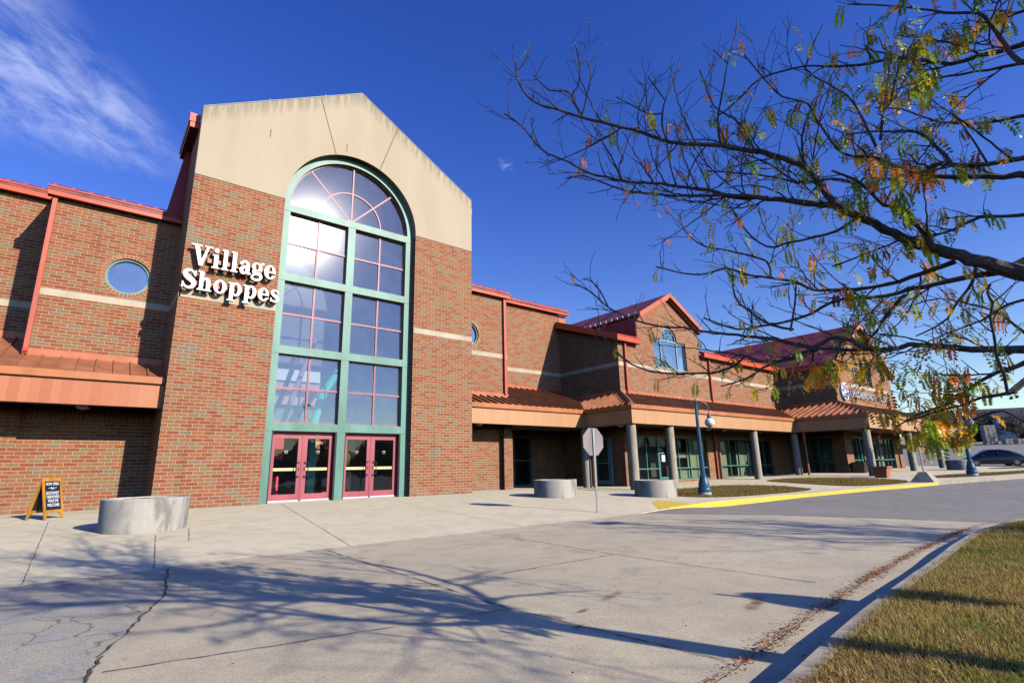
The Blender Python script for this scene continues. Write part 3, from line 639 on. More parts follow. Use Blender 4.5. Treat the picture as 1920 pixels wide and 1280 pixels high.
# tower interior
flat('interior_mauve', (.38, .22, .28), .7)
M = MB(); M.box(.35, 10.1, 9.0, 9.2, 0, 14.9, INT); M.box(.31, .36, .5, 9, 0, 12, INT); M.box(10.1, 10.15, .5, 9, 0, 12, INT); M.box(.35, 10.1, .55, 9, -.06, -.02, flat('interior_floor', (.18, .17, .16), .4))
M.box(2.0, 5.85, 4.6, 4.8, 4.58, 5.12, INTL); M.box(2.0, 5.85, 4.6, 4.8, 5.2, 5.32, INTL); M.box(2.0, 5.85, 4.6, 4.8, 4.17, 4.5, INTP); M.box(2.0, 5.8, 4.6, 4.8, 3.60, 4.06, INTP); M.box(5.9, 7.95, 4.4, 4.5, 3.98, 4.10, INTP); M.box(2.0, 10, 4.85, 4.9, 2.6, 12.5, INT)
M.box(3.2, 3.87, 2.0, 2.1, 1.375, 2.5, INTR); M.box(3.2, 3.78, 2.0, 2.1, 0, .80, INTR); M.box(4.72, 5.0, 1.9, 2.1, 0, 2.5, INTG); M.box(5.003, 5.13, 2.0, 2.1, 1.35, 2.5, INTR)
M.box(5.31, 5.55, 2.0, 2.1, 0, .26, INTR)
M.tube([(5.2, 3.2, 2.5), (5.5, 3.2, 3.9), (6.1, 3.2, 4.9)], .16, INTG, 10); M.tube([(4.15, 3.6, 2.6), (5.2, 3.6, 6.2)], .10, MATS['interior_mauve'], 8); M.tube([(6.6, 3.6, 2.6), (7.6, 3.6, 5.1)], .08, INTP, 8)
M.box(5.7, 10, 2.6, 2.7, 0, 2.6, DARK)
part(M, 'tower_interior')

# left wing
M = MB(); wall_x(M, -3.28, 0, 2.0, -.1, 9.2, BRICK, [(-1.95, -.45, 6.27, 7.77)])
disc_patch(M, -1.2, 7.02, .585, .75, 2.0, BRICK); M.box(-3.28, -2.98, 2.3, 4.3, 3, 9.3, BRICK)
wall_x(M, -24, -3.28, 4.0, 3, 9.85, BRICK); wall_x(M, -24, -3.06, 1.90, -.1, 2.9, BRICK, t=.1)
wall_x(M, -24, -3.28, 2.0, -.1, 3.2, BRICK)
part(M, 'left_wing_wall')
M = MB(); wall_x(M, -3.04, 0, 1.992, 2.5, 2.85, SOLDIER, t=.01); part(M, 'soldier_course')
def round_window(cx, cz, y):
    M = MB(); ring(M, cx, cz, .52, .583, y+.06, y+.2, 0, 360, 40, GREEN); w_ = part(M, 'round_window')
    G = MB(); c = arc(cx, cz, .53, 0, 360, 32)[:-1]; G.poly(xz(c, y+.14), GLASS_B, [(.5+.45*math.cos(2*math.pi*j/32), .5+.45*math.sin(2*math.pi*j/32)) for j in range(32)]); G.build('glazing', w_, fixn=False)
    M = MB(); ring(M, cx, cz, .586, .70, y-.004, y+.02, 0, 360, 40, MORT); 
    for k in range(38):
        a0 = 360*k/38+.5; a1 = 360*(k+1)/38-.5; q = [*arc(cx, cz, .694, a0, a1, 1), *arc(cx, cz, .590, a0, a1, 1)[::-1]]
        M.prism(xz(q, y-.007), xz(q, y), rnd.choice((BR1, BR1, BR2, BR3)))
    part(M, 'brick_ring')
    M = MB(); M.box(cx-1, cx+1, y+.9, y+1, cz-1, cz+1, DARK); part(M, 'dark_room')
MORT = flat('mortar', (.6, .5, .39), .9); BR1 = flat('ring_brick', (.42, .13, .065), .9); BR2 = flat('ring_brick_tan', (.40, .21, .10), .9); BR3 = flat('ring_brick_brown', (.25, .16, .09), .9)
round_window(-1.2, 7.02, 2.0); round_window(11.65, 7.02, 2.0)
# wall between tower and right wing
M = MB(); wall_x(M, TW, 13.92, 2.0, -.15, 9.2, BRICK, [(10.9, 12.4, 6.27, 7.77)]); disc_patch(M, 11.65, 7.02, .585, .75, 2.0, BRICK)
M.box(13.62, 13.92, 2.3, 4.4, -.15, 9.3, BRICK); M.box(13.42, 13.92, 1.72, 2.0, -.15, 2.9, BRICK)
wall_x(M, 13.92, 19.8, 4.4, -.15, 9.9, BRICK, [(15.55, 17.35, 0, 2.5)])
part(M, 'middle_wall')
M = MB(); wall_x(M, TW, 13.40, 1.992, 2.5, 2.85, SOLDIER, t=.01); part(M, 'soldier_course')
# second wing, side + front
GX = 24.55
M = MB()
M.prism([(19.8, .3, -.2), (19.8, 4.4, -.2), (19.8, 4.4, 9.25), (19.8, .3, 7.62)], [(20.1, .3, -.2), (20.1, 4.4, -.2), (20.1, 4.4, 9.25), (20.1, .3, 7.62)], BRICK)
M.prism([(19.8, 4.4, 9.25), (19.8, 4.7, 9.25), (19.8, 4.7, 9.3), (19.8, 4.4, 9.3)], [(20.1, 4.4, 9.25), (20.1, 4.7, 9.25), (20.1, 4.7, 9.3), (20.1, 4.4, 9.3)], BRICK)
E1, E2 = 21.55, 27.55
wall_x(M, 19.8, 37.8, 0, -.2, 6.28, BRICK, [(20.7, 27.35, .12, 2.42), (28.8, 35.3, .12, 2.42)])
wall_x(M, 19.8, E1, 0, 6.28, 7.5, BRICK); wall_x(M, E2, 37.8, 0, 6.28, 7.5, BRICK)
wx0, wx1 = 22.95, 26.10; wcx = 24.5; wr = .76
pl = [(E1, 6.28), (wx0, 6.28), (wx0, 8.02), (wcx-wr, 8.02)] + arc(wcx, 8.05, wr, 180, 0, 18)[1:-1] + [(wcx+wr, 8.02), (wx1, 8.02), (wx1, 6.28), (E2, 6.28), (E2, 8.95), (GX, 10.55), (E1, 8.95)]
M.prism(xz(pl, 0), xz(pl, .3), BRICK)
part(M, 'second_wing_wall')
def multi_window(name, cols, z0, z1, y, fm, glass, arch=None, mid=None):
    M = MB(); x0, x1 = cols[0], cols[-1]
    for x in cols: M.box(x-.03 if x != x0 else x, x+.03 if x != x1 else x, y+.08, y+.16, z0, z1, fm)
    for a, b in zip(cols, cols[1:]):
        M.box(a+.03, b-.03, y+.082, y+.158, z0, z0+.06, fm); M.box(a+.03, b-.03, y+.082, y+.158, z1-.06, z1, fm)
        if mid: M.box(a+.03, b-.03, y+.082, y+.158, mid-.025, mid+.025, fm)
    if arch:
        cx, r = arch; ring(M, cx, z1, r-.06, r-.003, y+.08, y+.16, 0, 180, 20, fm); ring(M, cx, z1, r*.45-.02, r*.45, y+.09, y+.15, 0, 180, 12, fm)
        for a in (45, 90, 135):
            d = (math.cos(R(a)), math.sin(R(a))); n = (-d[1]*.012, d[0]*.012)
            q = [(cx+n[0], z1+n[1]), (cx+d[0]*(r-.05)+n[0], z1+d[1]*(r-.05)+n[1]), (cx+d[0]*(r-.05)-n[0], z1+d[1]*(r-.05)-n[1]), (cx-n[0], z1-n[1])]; M.prism(xz(q, y+.095), xz(q, y+.145), fm)
    w_ = part(M, name); G = MB()
    for a, b in zip(cols, cols[1:]): pane(G, a+.02, b-.02, z0+.04, z1-.04, y+.13, glass, rnd.uniform(-.004, .004), rnd.uniform(-.004, .004))
    if arch: c = arc(arch[0], z1, arch[1]-.05, 0, 180, 16); G.poly(xz(c, y+.13), glass, [(.5, .5)]*len(c))
    G.build('glazing', w_, fixn=False)
    M = MB(); M.box(x0-.4, x1+.4, y+.8, y+.85, z0-.4, z1+1.2, INT); M.build('back_panel', w_)
    return w_
multi_window('arched_window', [wx0+.002, 23.72, 25.28, wx1-.002], 6.30, 8.02, 0, MINT, GLASS_B, (wcx, wr))
M = MB(); M.box(wx0-.05, wx1+.05, -.06, .1, 6.268, 6.298, BELT); part(M, 'window_sill')
# third wing (front gable)
HX = 43.5; F1, F2 = 37.8, 49.2
M = MB()
wall_x(M, F1, F2, -3.7, -.1, 6.28, BRICK, [(39.0, 47.2, .3, 2.5)])
pl = [(F1, 6.28), (F2, 6.28), (F2, 7.5), (HX, 10.75), (F1, 7.5)]
def fwall(M):
    zt = lambda x: 7.5+(10.75-7.5)*(1-abs(x-HX)/5.7)
    ws = [(41.35, 42.45), (43.95, 45.05)]; zb, zc = 6.28, 8.1
    xs = [F1, ws[0][0], ws[0][1], HX, ws[1][0], ws[1][1], F2]
    for a, b in zip(xs, xs[1:]):
        lo = zc if (a, b) in ws else zb; q = [(a, lo), (b, lo), (b, zt(b)), (a, zt(a))]; M.prism(xz(q, -3.7), xz(q, -3.4), BRICK)
fwall(M)
wall_y(M, -3.4, 0.0, F1, -.1, 7.5, BRICK, [(-2.9, -.9, .2, 2.5)]); M.box(F2-.3, F2, -3.4, 14, -.1, 7.5, BRICK)
part(M, 'third_wing_wall')
for a, b in ((41.35, 42.45), (43.95, 45.05)): multi_window('gable_window', [a+.002, (a+b)/2, b-.002], 6.30, 8.1, -3.7, MINT, GLASS_B, mid=7.2)
# belt courses
def belt(x0, x1, y): M.box(x0, x1, y-.006, y+.05, 6.062, 6.268, BELT)
M = MB(); belt(0.006, CX-RO, 0); belt(CX+RO, TW, 0); M.box(-.006, .05, -.006, 2.0, 6.062, 6.268, BELT); belt(-3.28, -.012, 2.0); belt(-24, -3.29, 4.0); M.box(-3.286, -3.2, 1.994, 4, 6.062, 6.268, BELT); belt(TW+.01, 13.92, 2); belt(13.93, 19.79, 4.4)
M.box(19.794, 19.9, -.006, 4.39, 6.062, 6.268, BELT); belt(19.905, F1-.01, 0); M.box(F1-.006, F1+.1, -3.706, -.01, 6.062, 6.268, BELT); belt(F1+.105, F2, -3.7)
part(M, 'belt_course')

# roofs and gutters
SL = .34
def roofz(y): return 9.33+SL*(y-1.8)
def roof_slab(M, poly, zf, mt, t=.1):
    a = [(x, y, zf(x, y)) for x, y in poly]; b = [(x, y, zf(x, y)-t) for x, y in poly]; M.prism(a, b, mt)
M = MB()
roof_slab(M, [(-3.4, 1.75), (.0, 1.75), (0, 15), (-3.4, 15)], lambda x, y: roofz(y), ROOFP); roof_slab(M, [(-24, 3.75), (-3.4, 3.75), (-3.4, 15), (-24, 15)], lambda x, y: roofz(y)-.004, ROOFP)
roof_slab(M, [(TW, 1.75), (14.05, 1.75), (14.05, 15), (TW, 15)], lambda x, y: roofz(y), ROOFP); roof_slab(M, [(14.05, 4.1), (20.4, 4.1), (20.4, 15), (14.05, 15)], lambda x, y: roofz(y)-.004, ROOFP)
part(M, 'main_roof')
def gutter(x0, x1, y, z1, dz=.30, dep=.22):
    M = MB(); M.box(x0, x1, y, y+dep, z1-dz, z1-.05, GUTTER); M.box(x0-.01, x1+.01, y-.03, y+dep, z1-.05, z1, GUTTER); part(M, 'gutter', bevel=.012)
def guard(x0, x1, y, z):
    M = MB(); M.tube([(x0, y, z+.08), (x1, y, z+.08)], .016, CLAD, 6)
    n = int((x1-x0)/.42)
    for k in range(n+1): x = x0+.1+k*.42; M.box(x-.05, x+.05, y-.03, y+.05, z-.02, z+.09, CLAD) if x < x1 else None
    part(M, 'snow_guard')
gutter(-3.42, -.003, 1.76, 9.37); gutter(-24, -3.45, 3.76, 10.02); gutter(TW+.003, 13.98, 1.76, 9.37); gutter(14.0, 20.45, 4.14, 10.16)
guard(-3.4, -.05, 1.95, 9.41); guard(-24, -3.5, 3.95, 10.06); guard(TW+.05, 13.9, 1.95, 9.41); guard(14.1, 20.2, 4.35, 10.2)
M = MB(); M.box(19.85, 20.42, 4.42, 4.9, 9.2, 9.86, TRIM); part(M, 'parapet_end')
# wing two roofs
def ez(x, y): return 7.66+.375*(y+.3)
M = MB(); roof_slab(M, [(19.62, -.25), (E1-.02, -.25), (E1-.02, .42), (E2+.02, .42), (E2+.02, -.25), (F1+.3, -.25), (F1+.3, 13), (19.62, 13)], ez, ROOFP); part(M, 'second_wing_roof')
M = MB()        # raking gutter on the side
a = [(19.45, -.32, 7.32), (19.45, -.32, 7.64), (19.45, 4.35, 9.33), (19.45, 4.35, 9.0)]
M.prism(a, [(19.82, y, z) for x, y, z in a], GUTTER); part(M, 'rake_gutter', bevel=.01)
gutter(19.44, E1-.15, -.34, 7.66, .33, .3); gutter(E2+.02, F1-.6, -.34, 7.66, .33, .3)
guard(28.0, 36, -.1, 7.72)
def gable_roof(px, hw, zp, slope, y0, y1, trim_t=.27, cheekx=None):
    M = MB(); ze = zp-hw*slope
    for s in (-1, 1):
        a = [(px, zp), (px+s*hw, ze), (px+s*hw, ze-.1), (px, zp-.1)]; M.prism(xz(a, y0+.12), xz(a, y1), ROOFP)
    part(M, 'gable_roof')
    for s in (-1, 1):
        M = MB(); a = [(px, zp+.03), (px+s*(hw+.02), ze+.03), (px+s*(hw+.02), ze+.03-trim_t), (px, zp+.03-trim_t*1.05)]; M.prism(xz(a, y0), xz(a, y0+.14), TRIM)
        a = [(px, zp-.28), (px+s*hw, ze-.28), (px+s*hw, ze-.34), (px, zp-.34)]; M.prism(xz(a, y0+.141), xz(a, y0+.34), TRIM)
        part(M, 'rake_board')
gable_roof(GX, 3.08, 10.86, .56, -.34, 8.2)
M = MB()
for x in (E1+.03, E2-.13): M.box(x, x+.1, .3, 6, 7.6, 8.9, CLAD)
M.box(E1-.06, E1+.03, .02, 5, 7.70, 8.98, CLAD)
part(M, 'dormer_cheek')
guardM = MB(); guardM.tube([(E1-.2, -.2, 9.16), (E1-.2, 5, 9.16)], .018, WHITE, 6)
for k in range(12): guardM.box(E1-.23, E1-.17, -.1+k*.42, -.06+k*.42, 9.08, 9.2, WHITE)
part(guardM, 'snow_guard')
gable_roof(HX, 5.95, 11.10, .595, -4.05, 9.5, .28)
M = MB(); M.box(F1-.22, F1+.02, -4.0, -.35, 7.18, 7.50, GUTTER); part(M, 'gutter')
# downspouts
def downspout(pts, r=.05, mt=PIPE):
    M = MB()
    for a, b in zip(pts, pts[1:]):
        a = Vector(a); b = Vector(b); d = (b-a).normalized(); q = Matrix.Translation((a+b)/2) @ d.to_track_quat('Z', 'X').to_matrix().to_4x4(); L = (b-a).length/2+.02
        M.box(-r, r, -r, r, -L, L, mt, q)
    part(M, 'downspout')
downspout([(-3.23, 1.93, 9.05), (-3.23, 1.93, 4.42), (-3.23, 1.80, 4.32)], .055); downspout([(13.72, 1.93, 9.05), (13.72, 1.93, 4.35)], .06)
downspout([(20.28, -.08, 7.35), (20.28, -.08, 4.65)], .06); downspout([(28.4, -.08, 7.35), (28.4, -.08, 4.65)], .06); downspout([(37.1, -.08, 7.35), (37.1, -.08, 4.7)], .06)
downspout([(28.1, -.07, 2.8), (28.1, -.07, 0.02)], .06, PIPEB)

# canopies
ZB, ZF, ZL = 2.79, 3.45, 3.66
CY1, CY2, CY3, CX1, CX2, CX3 = .66, -2.32, -6.5, 17.65, 33.97, 52.2
cs = .40
def lip(x0, x1, y, left=False):
    pass
segs = [('x', -24, -.004, .36, FASC2), ('x', TW+.004, CX1, CY1, FASC), ('y', CY2, CY1, CX1, FASC), ('x', CX1, CX2, CY2, FASC), ('y', CY3, CY2, CX2, FASC), ('x', CX2, CX3, CY3, FASC)]
for k, (ax_, a, b, c, fm) in enumerate(segs):
    M = MB(); L_ = MB()
    if ax_ == 'x':
        b2 = b - (0 if k in (0, 1, 5, 3) else 0); e = .13 if k in (3, 5) else 0
        M.box(a+(0.0 if k not in (3, 5) else .0), b+(.13 if k in (1, 3) else 0), c, c+.13, ZB, ZF, fm)
        L_.box(a-(.09 if k in (3, 5) else 0), b+(0 if k not in (1, 3) else -.09), c-.09, c+.16, ZF+.003, ZL, LIP)
    else:
        M.box(c, c+.13, a+.131, b-.001, ZB, ZF, fm); L_.box(c-.088, c+.16, a+.162, b-.092, ZF+.004, ZL-.002, LIP)
        # the end of the return butts on the front pieces
    part(M, 'fascia_board'); part(L_, 'canopy_gutter', bevel=.02)
def zc1(x, y): return ZL-.02+cs*(y-CY1)
s2 = cs*(-CY2)/(19.8-CX1); s3 = cs*(-3.7-CY3)/(F1-CX2)
CR = MB()
def slope(poly, zf): CR.prism([(x, y, zf(x, y)) for x, y in poly], [(x, y, zf(x, y)-.06) for x, y in poly], CANTOP)
zl = lambda x, y: ZL-.02+cs*(y-.36)
slope([(-24, .36), (-.004, .36), (-.004, 2.0), (-3.28, 2.0), (-3.28, 4.0), (-24, 4.0)], zl)
yv = CY1+s2*(19.8-CX1)/cs
slope([(TW+.004, CY1), (CX1, CY1), (19.8, yv), (19.8, 4.4), (13.92, 4.4), (13.92, 2.0), (TW+.004, 2.0)], zc1)
zr = lambda x, y: ZL-.02+s2*(x-CX1)
slope([(CX1, CY1), (CX1, CY2), (19.8, 0), (19.8, yv)], zr)
xv = CX2+cs*(-CY2)/s3
ze_ = lambda x, y: ZL-.02+cs*(y-CY2)
slope([(CX1, CY2), (CX2, CY2), (xv, 0), (19.8, 0)], ze_)
zr3 = lambda x, y: ZL-.02+s3*(x-CX2)
slope([(CX2, CY2), (CX2, CY3), (F1, -3.7), (F1, 0), (xv, 0)], zr3)
zf3 = lambda x, y: ZL-.02+cs*(y-CY3)
slope([(CX2, CY3), (CX3, CY3), (F2, -3.7), (F1, -3.7)], zf3)
RB_ = CR
def rib(p0, p1, zf, w=.022, hh=.10):
    d = Vector((p1[0]-p0[0], p1[1]-p0[1], 0)); 
    if d.length < .15: return
    n = Vector((-d.y, d.x, 0)).normalized()*w; A = Vector((*p0, zf(*p0)-.01)); B = Vector((*p1, zf(*p1)-.01)); up = Vector((0, 0, hh))
    RB_.prism([A-n, A+n, A+n+up, A-n+up], [B-n, B+n, B+n+up, B-n+up], CANTOP)
x = -23.9
while x < -.1: rib((x, .30), (x, 1.99 if x > -3.28 else 3.99), zl, .02, .06); x += .405
x = TW+.2
while x < 19.7:
    y0 = CY1-.06 if x < CX1 else CY1+s2*(x-CX1)/cs; rib((x, y0), (x, 1.99 if x < 13.92 else 4.38), zc1); x += .40
y = CY2+.15
while y < yv-.05:
    x0 = CX1-.06 if y < CY1 else CX1+cs*(y-CY1)/s2; x1 = 19.79 if y > 0 else CX1+(y-CY2)*(19.8-CX1)/(0-CY2); rib((x0, y), (x1, y), zr, .03, .11); y += .37
x = CX1+.15
while x < xv-.1:
    y0 = CY2-.06 if x < CX2 else CY2+s3*(x-CX2)/cs; y1 = -.01 if x > 19.8 else CY2+(x-CX1)*(-CY2)/(19.8-CX1); rib((x, y0), (x, y1), ze_); x += .40
y = CY3+.2
while y < -.1:
    x0 = CX2-.06 if y < CY2 else CX2+cs*(y-CY2)/s3; x1 = F1-.01 if y > -3.7 else CX2+(y-CY3)*(F1-CX2)/(-3.7-CY3); rib((x0, y), (x1, y), zr3, .035, .13); y += .42
x = CX2+.2
while x < CX3:
    y1 = CY3+(x-CX2)*(-3.7-CY3)/(F1-CX2) if x < F1 else (-3.71 if x < F2 else CY3+(CX3-x)*(-3.7-CY3)/(CX3-F2)); rib((x, CY3-.06), (x, y1), zf3); x += .4
part(CR, 'canopy_roof')
def hipcap(p0, p1, mt=CANTOP, w=.13):
    A = Vector(p0)+Vector((0, 0, .03)); B = Vector(p1)+Vector((0, 0, .03)); d = (B-A); n = Vector((-d.y, d.x, 0)).normalized()*w
    M = MB(); M.prism([A-n-Vector((0, 0, .06)), A+n-Vector((0, 0, .06)), A+n*.9+Vector((0, 0, .04)), A+Vector((0, 0, .12)), A-n*.9+Vector((0, 0, .04))], [B-n-Vector((0, 0, .06)), B+n-Vector((0, 0, .06)), B+n*.9+Vector((0, 0, .04)), B+Vector((0, 0, .12)), B-n*.9+Vector((0, 0, .04))], mt); part(M, 'hip_cap')
hipcap((CX1-.05, CY2-.05, ZL-.03), (19.8, 0, ZL+cs*(-CY2))); hipcap((CX2-.05, CY3-.05, ZL-.03), (F1, -3.7, ZL+s3*(F1-CX2)))
# flashing where canopy meets wall
M = MB()
for x0, x1, y, z in ((-3.26, -.01, 2, zl(0, 2)), (-24, -3.3, 4, zl(0, 4)), (TW+.01, 13.92, 2, zc1(0, 2)), (13.94, 19.77, 4.4, zc1(0, 4.4)), (19.76, F1-.02, 0, ze_(0, 0)), (F1-.03, F2, -3.7, zf3(0, -3.7))):
    M.box(x0, x1, y-.045, y-.002, z-.05, z+.17, TRIM)
M.box(19.757, 19.798, .01, 4.35, ze_(0, 0)-.05, ze_(0, 0)+.168, TRIM); M.box(F1-.043, F1-.002, -3.69, -.05, zf3(0, -3.7)-.05, zf3(0, -3.7)+.168, TRIM)
part(M, 'flashing')
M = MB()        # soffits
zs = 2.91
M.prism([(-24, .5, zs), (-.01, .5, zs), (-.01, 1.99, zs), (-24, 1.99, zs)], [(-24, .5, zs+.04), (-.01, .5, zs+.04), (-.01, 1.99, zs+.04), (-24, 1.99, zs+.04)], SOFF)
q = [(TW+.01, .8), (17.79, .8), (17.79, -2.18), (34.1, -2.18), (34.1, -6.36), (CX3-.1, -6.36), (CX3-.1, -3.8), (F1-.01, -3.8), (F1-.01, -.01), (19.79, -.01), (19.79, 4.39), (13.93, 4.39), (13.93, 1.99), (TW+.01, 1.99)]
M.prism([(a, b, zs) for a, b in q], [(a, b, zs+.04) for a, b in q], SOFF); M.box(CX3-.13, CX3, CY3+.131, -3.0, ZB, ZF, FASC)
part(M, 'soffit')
for x, y in ((-1.75, .9), (11.5, .95), (18.15, -1.2), (21.3, -1.6), (25.0, -1.6), (26.6, -1.6), (30.6, -1.6), (36.6, -5.6)):
    M = MB(); M.lathe((x, y, 2.70), [(.02, 0), (.14, .03), (.2, .09), (.215, .15), (.215, .205)], GLOBE, 20); part(M, 'canopy_light', smooth=True)
# columns
for x, y in ((17.92, .90), (17.93, -2.0), (20.85, -2.0), (29.1, -2.0), (34.3, -2.02), (34.45, -6.1), (42.1, -6.1), (48.9, -6.1)):
    M = MB(); z = h(x, y); M.lathe((x, y, z-.05), [(.215, 0), (.215, ZB-z+.17)], COLM, 28); part(M, 'concrete_column', smooth=True)
for x, y, zt in ((17.88, .50, ZF), (34.25, -2.6, ZF)):
    M = MB(); z = h(x, y); M.tube([(x-.1, y-.08, zt+.1), (x-.12, y-.1, zt-.35), (x+.10, y-.02, zt-.75), (x+.12, y, zt-1.2), (x+.12, y, z)], .07, PIPEB, 10); part(M, 'canopy_downspout', smooth=True)

# storefronts
def storefront(x0, x1, y, z0, z1, cols, rail, blinds=(), door=None, fm=DGREEN, label=None):
    M = MB(); xs = [x0]+list(cols)+[x1]
    for x in xs: M.box(max(x-.025, x0), min(x+.025, x1), y+.06, y+.16, z0, z1, fm)
    for a, b in zip(xs, xs[1:]):
        if door and abs(a-door[0]) < .01: 
            M.box(a+.025, b-.025, y+.062, y+.158, z1-.1, z1, fm); M.box(a+.025, b-.025, y+.05, y+.10, z0, z0+.18, fm); M.box(a+.025, a+.11, y+.05, y+.10, z0+.18, z1-.1, fm); M.box(b-.11, b-.025, y+.05, y+.10, z0+.18, z1-.1, fm); continue
        M.box(a+.025, b-.025, y+.062, y+.158, z0, z0+.05, fm); M.box(a+.025, b-.025, y+.062, y+.158, z1-.05, z1, fm); M.box(a+.025, b-.025, y+.062, y+.158, rail-.03, rail+.03, fm)
    w_ = part(M, 'storefront_window'); G = MB()
    for a, b in zip(xs, xs[1:]): pane(G, a+.01, b-.01, z0+.02, z1-.02, y+.11, GLASS_S)
    G.build('glazing', w_, fixn=False)
    for a, b, zb, zt in blinds:
        B = MB(); x = a
        while x < b: B.box(x, min(x+.088, b), y+.26+rnd.uniform(0, .012), y+.275+.012, zb, zt, BLIND); x += .095
        B.build('vertical_blinds', w_)
    M = MB(); M.box(x0-.3, x1+.3, y+2.3, y+2.4, 0, 3, INT); M.box(x1+.3, x1+.4, y+.31, y+2.3, 0, 2.88, INT); M.box(x0-.3, x1+.3, y+.31, y+2.3, 2.88, 2.9, DARK); M.box(x0-.3, x1+.3, y+.31, y+2.3, z0-.08, z0-.05, INT)
    for k in range(4): xx = x0+(x1-x0)*(k+.6)/4.3; M.box(xx, xx+rnd.uniform(.5, .9), y+1.1, y+1.7, z0-.05, z0+rnd.uniform(.7, 1.3), flat('shop_shelf%d' % k, (.09, .08, .07), .8) if k == 0 else MATS['shop_shelf0'])
    M.build('shop_interior', w_); return w_
sw = storefront(20.7, 27.35, 0, .12, 2.42, [21.62, 22.62, 23.55, 24.5, 25.58, 26.6], .74, [(24.0, 24.48, .15, 1.9), (24.5, 25.55, .15, .72), (24.5, 25.55, 1.3, 1.58), (25.6, 27.2, .15, 2.38)], door=(22.62, 23.55))
text_mesh('CAC', .15, .001, WHITE, 'door_lettering', sw, (22.80, .10, 1.70))
M = MB(); M.box(22.82, 23.2, .1, .104, 1.60, 1.625, WHITE); M.box(22.82, 23.2, .1, .104, 1.53, 1.58, WHITE); M.box(22.95, 23.25, .1, .104, 1.10, 1.45, WHITE); M.build('door_notices', sw)
sw2 = storefront(28.8, 35.3, 0, .12, 2.42, [29.9, 31.0, 32.1, 33.2, 34.3], .80, [(28.85, 29.85, .15, 2.3), (31.0, 32.8, .15, 2.3)])
sw3 = storefront(39.0, 47.2, -3.7, .3, 2.5, [40.0, 40.6, 41.7, 43.0, 44.3, 45.6, 46.4], .98, [(41.7, 42.9, .35, 2.4), (44.3, 45.5, .35, 1.9)], door=(40.6, 41.7))
M = MB()
for y in (-2.9, -2.0, -.95): M.box(F1+.06, F1+.16, y, y+.05, .2, 2.5, DGREEN)
for z in (.2, .9, 2.45): M.box(F1+.062, F1+.158, -2.85, -.95, z, z+.05, DGREEN)
w_ = part(M, 'side_storefront'); G = MB(); pane_y(G, -2.88, -.92, .22, 2.48, F1+.11, GLASS_S); G.build('glazing', w_, fixn=False)
M = MB(); M.box(F1+.9, F1+.95, -3.3, -.3, 0, 2.9, INT); M.box(F1+.31, F1+.9, -3.35, -.3, 2.88, 2.9, DARK); M.build('back_panel', w_)
M = MB()
for x in (15.55, 16.2, 17.30): M.box(x, x+.05, 4.46, 4.56, 0, 2.5, DGREEN)
for z in (0, 1.28, 2.45): M.box(15.6, 17.3, 4.462, 4.558, z, z+.05, DGREEN)
w_ = part(M, 'entrance_window'); G = MB(); pane(G, 15.57, 17.33, .02, 2.48, 4.5, GLASS_S); G.build('glazing', w_, fixn=False)
M = MB(); M.box(15, 24, 6.8, 6.9, 0, 3, INT); M.box(15, 24, 4.75, 6.8, 2.9, 3, DARK); M.box(15, 24, 4.75, 6.8, -.06, -.03, INT); M.build('dark_room', w_)
M = MB()       # side door standing in the second wing's flank
for y in (.85, 1.9): M.box(19.70, 19.80, y, y+.06, -.05, 2.35, MINT)
M.box(19.71, 19.80, .91, 1.9, 2.29, 2.35, MINT); M.box(19.73, 19.79, 1.0, 1.08, 0, 2.25, MINT); M.box(19.735, 19.785, 1.08, 1.85, 1.05, 1.11, MINT); M.box(19.735, 19.785, 1.08, 1.85, 0, .22, MINT)
d_ = part(M, 'side_door'); G = MB(); pane_y(G, 1.05, 1.88, .2, 2.28, 19.77, GLASS_D); G.build('door_glass', d_, fixn=False); M = MB(); M.box(19.785, 19.797, .95, 1.9, -.05, 2.3, DARK); M.build('dark_panel', d_)
M = MB(); M.box(-24, F2, 14.6, 14.9, -.1, 7.4, BRICK); part(M, 'rear_wall')
# electrical outlet on left wall
M = MB(); M.box(-2.38, -2.30, 1.97, 2.0, .42, .55, STEEL); part(M, 'outlet_box')

